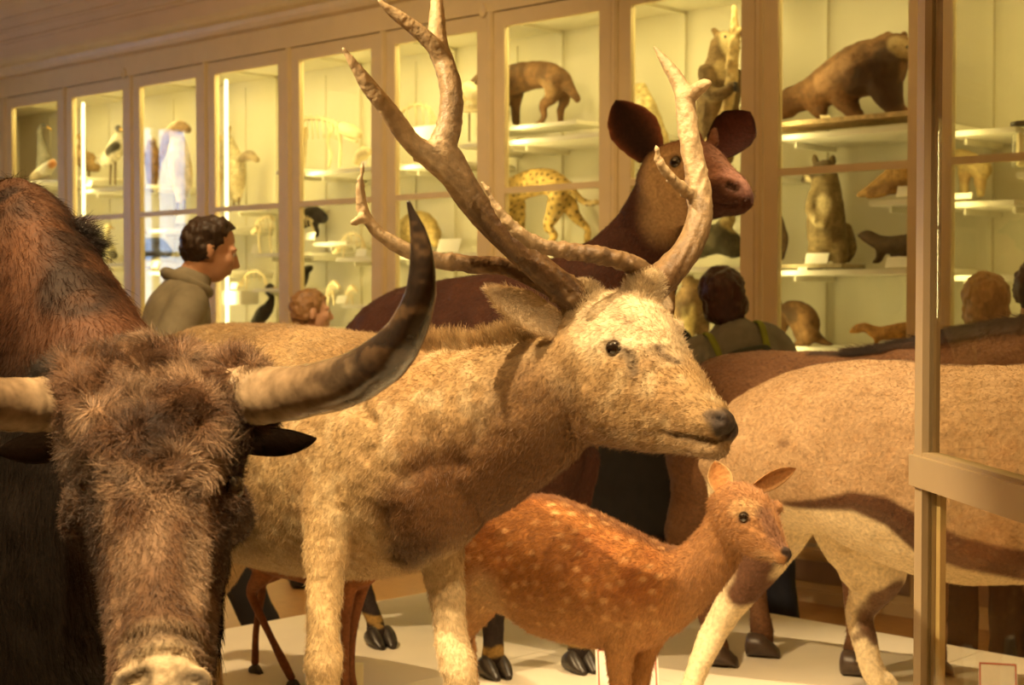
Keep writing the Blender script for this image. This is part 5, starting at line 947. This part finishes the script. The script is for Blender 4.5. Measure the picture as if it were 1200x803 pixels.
creature('rock_hyrax', 'dark hunched animal on the shelf under the bear', 'animal', .34, (.10, .085, .05), [[(806, 300, 10), (820, 288, 15), (842, 280, 18), (862, 290, 14)], [(845, 268, 9), (856, 256, 8)]], [([(850, 256), (860, 262)], 10, (.55, .42, .18), .8), ([(830, 282)], 8, (.22, .18, .10), .5)], eyes=[(853, 253, 1.5)])
creature('goat', 'pale-fronted brown animal seen past the red-haired visitor', 'animal', .34, (.30, .19, .09), [[(815, 340, 16), (808, 358, 20), (800, 378, 16), (792, 398, 9)], [(812, 345, 14), (806, 330, 9)], [(808, 375, 10), (806, 400, 6.5), (806, 420, 5)], [(822, 372, 11, .08), (824, 398, 6.5, .08), (824, 421, 5, .08)]], [([(808, 366), (806, 415)], 8, (.80, .64, .28), .85), ([(800, 362)], 9, (.10, .06, .03), .7)], eyes=[(800, 336, 1.6)])
# bay -1
creature('wolverine', 'big dark brown shaggy wolverine lying on a sandy board', 'animal', .34, (.19, .095, .04), [[(925, 118, 15), (950, 110, 19), (985, 92, 28), (1015, 80, 33), (1040, 76, 29)], [(914, 134, 7), (922, 128, 12), (938, 114, 13)], [(1035, 62, 22), (1052, 58, 19), (1066, 62, 12), (1077, 66, 8)], [(1040, 46, 6), (1041, 40, 4.5)], [(1058, 44, 5.5, .1), (1060, 39, 4, .1)], [(985, 105, 20), (998, 128, 11), (1006, 135, 8)], [(1035, 95, 24), (1048, 125, 13), (1058, 134, 9)], [(955, 118, 15), (962, 133, 9)]],
  [([(1010, 102), (1040, 108), (1060, 96)], 21, (.045, .022, .012), .9), ([(990, 72), (960, 96)], 10, (.36, .20, .10), .6), ([(1052, 52), (1066, 58)], 10, (.50, .36, .18), .7), ([(1078, 67)], 5, BK, .9), ([(925, 124)], 10, (.10, .05, .025), .6)], eyes=[(1063, 55, 2.0)], limbs=[('claw', [[(1006 + 3 * k, 137, 1.3, -.08), (1010 + 3 * k, 141, .6, -.10)] for k in range(4)] + [[(962 + 3 * k, 136, 1.3, -.08), (964 + 3 * k, 140, .6, -.10)] for k in range(4)], M_BONE)], voxel=.0105)
cboard(-1, 905, 1085, 141, .30, .16, 'sandy mount board under the wolverine', mt=mat('sandy_board', (.62, .45, .24), rough=.9, var=.35, scale=30, bump=.6))
creature('raccoon_dog', 'grizzled grey raccoon dog standing upright like a begging dog', 'animal', .34, (.27, .195, .09), [[(968, 290, 21), (968, 262, 23), (968, 234, 20), (967, 210, 16)], [(968, 200, 14), (956, 204, 10), (946, 209, 6), (942, 211, 4)], [(956, 190, 4.5), (954, 183, 3.2)], [(975, 190, 5, .05), (976, 183, 3.2, .05)], [(956, 228, 9, -.06), (950, 246, 7, -.1), (956, 260, 5, -.12)], [(958, 232, 8, .05), (962, 250, 6, -.06), (964, 262, 5, -.1)], [(958, 290, 12), (954, 302, 8), (946, 306, 5)], [(982, 290, 13), (986, 304, 8), (980, 307, 5)], [(990, 268, 9, .1), (996, 290, 8, .1), (993, 304, 5, .1)]],
  [([(960, 197), (953, 200)], 8, (.06, .04, .025), .9), ([(946, 211)], 5, (.74, .62, .38), .8), ([(941, 210)], 2.5, BK, .95), ([(970, 190), (958, 189)], 8, (.10, .07, .04), .7), ([(966, 238), (958, 258)], 9, (.66, .54, .30), .7), ([(948, 268), (985, 274)], 8, (.17, .12, .06), .6)], eyes=[(955, 198, 1.7)], voxel=.0095)
creature('red_fox', 'tawny fox-like animal lying on the short right-hand shelf', 'animal', .32, (.46, .26, .08), [[(1006, 229, 3.5), (1018, 224, 6), (1034, 214, 9), (1052, 206, 15), (1075, 202, 17), (1095, 205, 14)], [(1045, 220, 9), (1030, 227, 5), (1018, 230, 4)]], [([(1004, 230), (1020, 226)], 6, (.20, .10, .04), .7)])
creature('otter', 'dark otter with a pale back crossing the middle shelf', 'animal', .34, (.10, .06, .03), [[(1008, 276, 4), (1016, 277, 7.5), (1030, 284, 9), (1050, 288, 12), (1075, 286, 13), (1100, 290, 8)], [(1034, 290, 7), (1030, 304, 4.5), (1024, 307, 3.2)], [(1062, 292, 8), (1062, 306, 4.5)], [(1048, 292, 6, .08), (1048, 306, 4.2, .08)]], [([(1030, 274), (1060, 272), (1090, 274)], 7, (.62, .46, .18), .85)], eyes=[(1012, 273, 1.3)])
creature('squirrel', 'pale-bellied brown animal half hidden at the left of the raccoon dog', 'animal', .34, (.20, .13, .07), [[(912, 300, 8), (914, 282, 10), (913, 264, 7), (910, 252, 5)]], [([(908, 290), (908, 276)], 6, (.72, .58, .28), .85)], eyes=[(908, 252, 1.3)])
creature('wallaby', 'round-backed brown wallaby-like animal sitting on the bottom shelf', 'animal', .30, (.20, .105, .04), [[(946, 392, 15), (942, 376, 18), (930, 366, 15), (917, 366, 9), (908, 369, 7), (903, 373, 4.5)], [(908, 360, 3.5), (906, 352, 2.8)], [(914, 360, 3.5, .05), (914, 352, 2.5, .05)], [(948, 392, 12, -.05), (944, 402, 6, -.05), (932, 405, 4, -.05)], [(920, 378, 6), (916, 392, 4)], [(957, 396, 7), (968, 402, 4), (976, 404, 2)]], [([(922, 364), (930, 372)], 7, (.06, .035, .018), .8)], eyes=[(908, 366, 1.3)])
creature('weasel', 'orange-brown weasel with a pale chin on the bottom shelf', 'animal', .30, (.42, .20, .05), [[(997, 389, 3), (1003, 386, 5.5), (1014, 384, 6), (1030, 391, 8), (1050, 388, 9.5), (1072, 386, 9), (1095, 394, 4)], [(1028, 396, 4.5), (1026, 405, 3)], [(1058, 395, 5), (1058, 405, 3)]], [([(1000, 392), (1008, 392)], 4, (.80, .66, .38), .8)], eyes=[(1001, 384, 1.1)])
for a in ((956, 309, 22, 13, 'cream card at the feet of the raccoon dog'), (1052, 314, 24, 14, 'white card below the dark otter'), (1060, 231, 16, 14, 'white card before the tawny fox-like animal'), (940, 318, 9, 5, 'small low card at the left of the raccoon dog')): ccard(a[0], a[1], a[2], a[3], .13, a[4])
cboard(-1, 915, 1000, 310, .3, .12, 'grey mount board under the raccoon dog', mt=mat('grey_board', (.45, .38, .24), rough=.8, var=.2))
# bay -2, through the screen
creature('cream_marten', 'pale creamy animal on the shelf seen through the glass screen', 'animal', .34, (.70, .52, .22), [[(1112, 190, 6), (1122, 184, 10), (1136, 190, 12), (1152, 200, 12)], [(1130, 200, 8), (1130, 226, 5)], [(1148, 206, 8), (1150, 228, 5)]], [([(1128, 208), (1150, 215)], 6, (.40, .24, .10), .6)], eyes=[(1117, 181, 1.4)])
ccard(1128, 233, 16, 7, .13, 'white card below the creamy animal behind the glass screen')
jr = thing('specimen_jar', 'tall glass jar with a dark lid behind the glass screen', 'jar', cpt(1196, 199, .2)); q = MB(); cchain(q, [(1196, 196, 11), (1196, 170, 11), (1196, 150, 11)], .2, cap=.1); part(jr, 'jar_body', q, M_GLASS); part(jr, 'jar_lid', cchain(MB(), [(1196, 147, 12), (1196, 143, 12)], .2, cap=.1), M_HOOF); part(jr, 'specimen', cchain(MB(), [(1196, 192, 5), (1197, 175, 6), (1195, 158, 4)], .2), M_BONE)
# ------------------------------------------------------------------ visitors between the platform and the cases
M_SKIN = mat('skin', (.58, .33, .20), rough=.5, var=.08, scale=25)
def person(label, loc, yaw, h, hair, jacket, trousers, shoes, lean=0.0, stride=0.0, roll=0.0, hairstyle='short', extra=None, coat=False, head_turn=0.0, child=False, arm=(0.0, 0.0), hair_len=0.0):
    root = thing('person', label, 'person', loc); s = h / 1.75
    Rz = Matrix.Rotation(yaw, 3, 'Z'); hs = 1.12 if child else 1.0
    def pose(p):
        p = Vector(p)
        if p.z > .92:
            q = p - Vector((0, 0, .92)); q = Matrix.Rotation(roll, 3, 'X') @ (Matrix.Rotation(lean, 3, 'Y') @ q); p = q + Vector((0, 0, .92))
        return Rz @ (p * s) + Vector(loc)
    def hp(p):                                              # a point of the head, about its own centre
        q = Matrix.Rotation(head_turn, 3, 'Z') @ (Vector(p) * hs) ; return pose(q + Vector((.035, 0, 1.635)))
    def vl(mb, rows, seg=24): loft(mb, [(pose((x + d, 0, z)), pose((x - d, 0, z)), w * s) for x, z, d, w in rows], k=5, seg=seg)
    def tb(mb, pts, rad, **k): tube(mb, [pose(p) for p in pts], [r * s for r in rad], **k)
    legp = {}
    for sg in (-1, 1):
        st = stride * sg; legp[sg] = [(0, .09 * sg, .90), (.03 + st * .5, .095 * sg, .50), (st - .02, .10 * sg, .09)]
    armp = {sg: [(0, .185 * sg, 1.40), (-.03 + arm[0] * .4, .25 * sg, 1.13), (.10 + arm[0], .24 * sg - .06 * sg * arm[1], .90 + arm[1] * .2)] for sg in (-1, 1)}
    b = MB(); vl(b, [(0, .84, .10, .15), (0, .95, .11, .17), (0, 1.1, .10, .148), (.01, 1.25, .115, .165), (0, 1.37, .105, .18), (-.01, 1.44, .075, .13), (0, 1.50, .058, .064), (.015, 1.57, .056, .058)])
    for sg in (-1, 1):
        tb(b, legp[sg], [.085, .058, .04]); a = legp[sg][2]; tb(b, [(a[0] - .03, a[1], .05), (a[0] + .09, a[1], .035), (a[0] + .17, a[1], .025)], [.035, .035, .025])
        tb(b, armp[sg], [.05, .040, .026]); w = Vector(armp[sg][2]); d = (w - Vector(armp[sg][1])).normalized(); sd = Vector((0, 1, 0)) if abs(d.y) < .8 else Vector((1, 0, 0)); sd = (sd - d * sd.dot(d)).normalized(); nr = d.cross(sd)
        fx = Vector((1, 0, 0)); fx = (fx - d * fx.dot(d)).normalized(); sl = d.cross(fx)           # fingers side by side front to back
        tb(b, [w, w + d * .05, w + d * .09], [.024, .030, .028])
        for k, ln in enumerate((.066, .076, .070, .055)):
            o = w + d * .085 + fx * (.027 - .018 * k); tb(b, [o, o + d * ln * .5 - sl * .004 * sg, o + d * ln - sl * .020 * sg], [.0105, .0095, .007])
        o = w + d * .03 + fx * .024; tb(b, [o, o + d * .03 + fx * .025, o + d * .065 + fx * .030], [.013, .012, .009])
    # head: skull, face, jaw, nose, lips, chin, ears
    def he(c, rx, ry, rz): ell(b, hp(c), rx * s * hs, ry * s * hs, rz * s * hs, Rz @ Matrix.Rotation(head_turn, 3, 'Z'))
    he((-.012, 0, .03), .097, .076, .088); he((.03, 0, -.03), .062, .062, .088); he((.05, 0, -.075), .036, .040, .036)
    for sg in (-1, 1): he((.072, .034 * sg, -.02), .024, .026, .03); he((.080, .032 * sg, .022), .016, .028, .012); he((-.005, .078 * sg, -.012), .020, .009, .032)
    tube(b, [hp((.090, 0, .012)), hp((.104, 0, -.012)), hp((.112, 0, -.032))], [.010 * s, .012 * s, .015 * s]); he((.098, 0, -.034), .014, .018, .010); he((.092, 0, -.060), .011, .024, .006); he((.089, 0, -.071), .011, .020, .006)
    tb(b, [(0.0, 0, 1.46), (.012, 0, 1.54)], [.062, .060])
    part(root, 'body', remesh(b, .0085, 3), M_SKIN)
    for sg in (-1, 1):
        e = part(root, 'eye', ell(MB(), hp((.081, .032 * sg, .004)), .0125 * s, seg=12), mat('eye_white', (.75, .72, .66), rough=.2, var=.02)); part(e, 'iris', ell(MB(), hp((.0885, .032 * sg, .004)), .0065 * s, seg=10), M_EYE)
    # hair cap
    hb = MB(); c0 = hp((-.018, 0, .040)); Mr = Rz @ Matrix.Rotation(head_turn, 3, 'Z') @ Matrix.Rotation(-.25, 3, 'Y')
    if hairstyle == 'bob':
        ell(hb, hp((-.022, 0, .035)), .124 * s, .108 * s, .112 * s, Mr); ell(hb, hp((-.05, 0, -.045)), .082 * s, .102 * s, .105 * s, Mr)
        for sg in (-1, 1): ell(hb, hp((-.01, .072 * sg, -.03)), .05 * s, .028 * s, .08 * s, Mr)
    else:
        ell(hb, c0, .106 * s * hs, .084 * s * hs, .086 * s * hs, Mr); ell(hb, hp((-.055, 0, -.01)), .058 * s * hs, .074 * s * hs, .075 * s * hs, Mr)
        for sg in (-1, 1): ell(hb, hp((-.035, .070 * sg, -.005)), .04 * s, .016 * s, .05 * s, Mr)
    hm = remesh(hb, .009, 2); bumpy(hm, .008, .022, 7); bumpy(hm, .004, .008, 8)
    # keep the face clear of hair
    Q = getP(hm); fwd = Rz @ Matrix.Rotation(head_turn, 3, 'Z') @ Vector((1, 0, 0)); cen = np.array(hp((0, 0, 0))); f_ = (Q - cen) @ np.array(fwd); z_ = Q[:, 2] - cen[2]
    pull = np.clip(f_ - (.045 + .5 * np.clip(z_ - .03, 0, .1)) * s, 0, 1) * (z_ < .075 * s); setP(hm, Q - pull[:, None] * np.array(fwd)); part(root, 'hair', hm, hair)
    # clothing
    j = MB(); low = .55 if coat else .80
    vl(j, ([(0, .50, .18, .26), (0, .75, .17, .245)] if coat else [(0, .80, .135, .19)]) + [(0, .95, .14, .195), (0, 1.1, .135, .18), (.005, 1.25, .14, .20), (-.005, 1.38, .128, .205), (-.012, 1.46, .092, .14), (.0, 1.515, .072, .078)])
    for sg in (-1, 1):
        a = [Vector(p) for p in armp[sg]]; tb(j, [(0, .12 * sg, 1.41), a[0] + Vector((0, .0, -.01)), a[1], a[1].lerp(a[2], .9)], [.075, .072, .057, .045])
    jm = remesh(j, .012, 4); bumpy(jm, .010, .09, 3); part(root, 'coat' if coat else 'jacket', jm, jacket)
    t = MB()
    for sg in (-1, 1): tb(t, [legp[sg][0], legp[sg][1], Vector(legp[sg][2]) + Vector((0, 0, -.03))], [.108, .080, .072])
    vl(t, [(0, .80, .115, .165), (0, .96, .122, .18)]); tm = remesh(t, .014, 3); bumpy(tm, .006, .08, 5); part(root, 'trousers', tm, trousers)
    for sg in (-1, 1):
        a = legp[sg][2]; q = MB(); tb(q, [(a[0] - .06, a[1], .045), (a[0] + .02, a[1], .052), (a[0] + .12, a[1], .040), (a[0] + .20, a[1], .028)], [.042, .048, .045, .026]); part(root, 'shoe', q, shoes)
    if extra: extra(root, pose, Rz, s, hp)
    return root
cloth = lambda n, c: mat(n, c, rough=.9, var=.2, scale=18, bump=.25)
M_BLACK = cloth('black_wool', (.012, .010, .009)); M_NAVY = cloth('navy_cloth', (.018, .022, .040)); M_SHOE = mat('black_shoe', (.015, .013, .012), rough=.4, var=.2)
def collar(col, z=1.50, r=.085, th=.03, back=.02):
    def f(root, pose, Rz, s, hp):
        mb = MB(); n = 18; R_ = []
        for i in range(n):
            a = 2 * math.pi * i / n; c = Vector((-back * .5 + math.cos(a) * r * .95, math.sin(a) * r * 1.1, z - .012 * math.cos(a))); o = Vector((math.cos(a), math.sin(a), 0))
            R_.append([np.array(pose(c + o * th * math.cos(q) + Vector((0, 0, th * .9 * math.sin(q))))) for q in np.linspace(0, 2 * math.pi, 10, endpoint=False)])
        V = [p for r_ in R_ for p in r_]; mb.add(V, [(i * 10 + k, ((i + 1) % n) * 10 + k, ((i + 1) % n) * 10 + (k + 1) % 10, i * 10 + (k + 1) % 10) for i in range(n) for k in range(10)]); part(root, 'collar', mb, col)
    return f
def backpack(root, pose, Rz, s, hp):
    mb = MB(); loft(mb, [(pose((-.13, 0, .98)), pose((-.26, 0, .98)), .13 * s), (pose((-.12, 0, 1.1)), pose((-.30, 0, 1.1)), .15 * s), (pose((-.12, 0, 1.28)), pose((-.28, 0, 1.28)), .145 * s), (pose((-.12, 0, 1.38)), pose((-.20, 0, 1.38)), .11 * s)], k=4, seg=20); part(root, 'backpack', mb, cloth('dark_bag', (.03, .035, .022)))
    for sg in (-1, 1): q = MB(); tube(q, [pose(p) for p in ((-.13, .11 * sg, 1.34), (-.07, .125 * sg, 1.475), (.05, .125 * sg, 1.46), (.135, .13 * sg, 1.30), (.06, .17 * sg, 1.08))], [.017 * s] * 5, flat=.5); part(root, 'strap', q, cloth('yellow_green_strap', (.22, .26, .03)))
def stand(px, Z): return ground(px, Z, 0.0)
M_HDARK = mat('dark_hair', (.035, .018, .009), rough=.5, var=.4, scale=60, bump=.6, stretch=(1, 1, .3)); M_HRED = mat('auburn_hair', (.045, .012, .005), rough=.45, var=.4, scale=60, bump=.6, stretch=(1, 1, .3)); M_HLIGHT = mat('light_brown_hair', (.30, .16, .06), rough=.5, var=.3, scale=60, bump=.6, stretch=(1, 1, .3))
M_OLIVE = cloth('olive_fleece', (.27, .245, .17)); M_GREYJ = cloth('grey_jacket', (.19, .19, .155)); M_REDC = cloth('red_scarf', (.55, .04, .02))
person('dark-haired man in an olive fleece jacket walking right past the cases', stand(168, 6.2), .30, 1.93, M_HDARK, M_OLIVE, M_BLACK, M_SHOE, lean=.30, stride=.50, extra=collar(M_OLIVE, 1.49, .085, .026))
person('fair-haired child with a red scarf and navy jacket near the skeleton case', stand(358, 8.2), .25, 1.585, M_HLIGHT, M_NAVY, M_NAVY, M_SHOE, child=True, extra=collar(M_REDC, 1.475, .07, .026))
person('auburn-haired visitor in a grey jacket with a backpack, facing the cases', stand(886, 6.85), 1.75, 1.69, M_HRED, M_GREYJ, M_NAVY, M_SHOE, hairstyle='bob', stride=.12, roll=-.22, extra=backpack)
person('visitor in a long black coat hidden behind the dark antelope\'s neck', stand(752, 7.1), 1.3, 1.69, M_HDARK, M_BLACK, M_BLACK, M_SHOE, hairstyle='bob', coat=True)
person('fair-haired visitor in a dark coat behind the glass screen at right', stand(1156, 6.5), 1.5, 1.64, mat('fair_hair', (.46, .29, .12), rough=.5, var=.3, scale=60, bump=.6, stretch=(1, 1, .3)), M_BLACK, M_BLACK, M_SHOE, hairstyle='bob', coat=True)
person('black-haired visitor at the right edge behind the glass screen', stand(1212, 6.0), .9, 1.70, M_HDARK, M_NAVY, M_BLACK, M_SHOE)
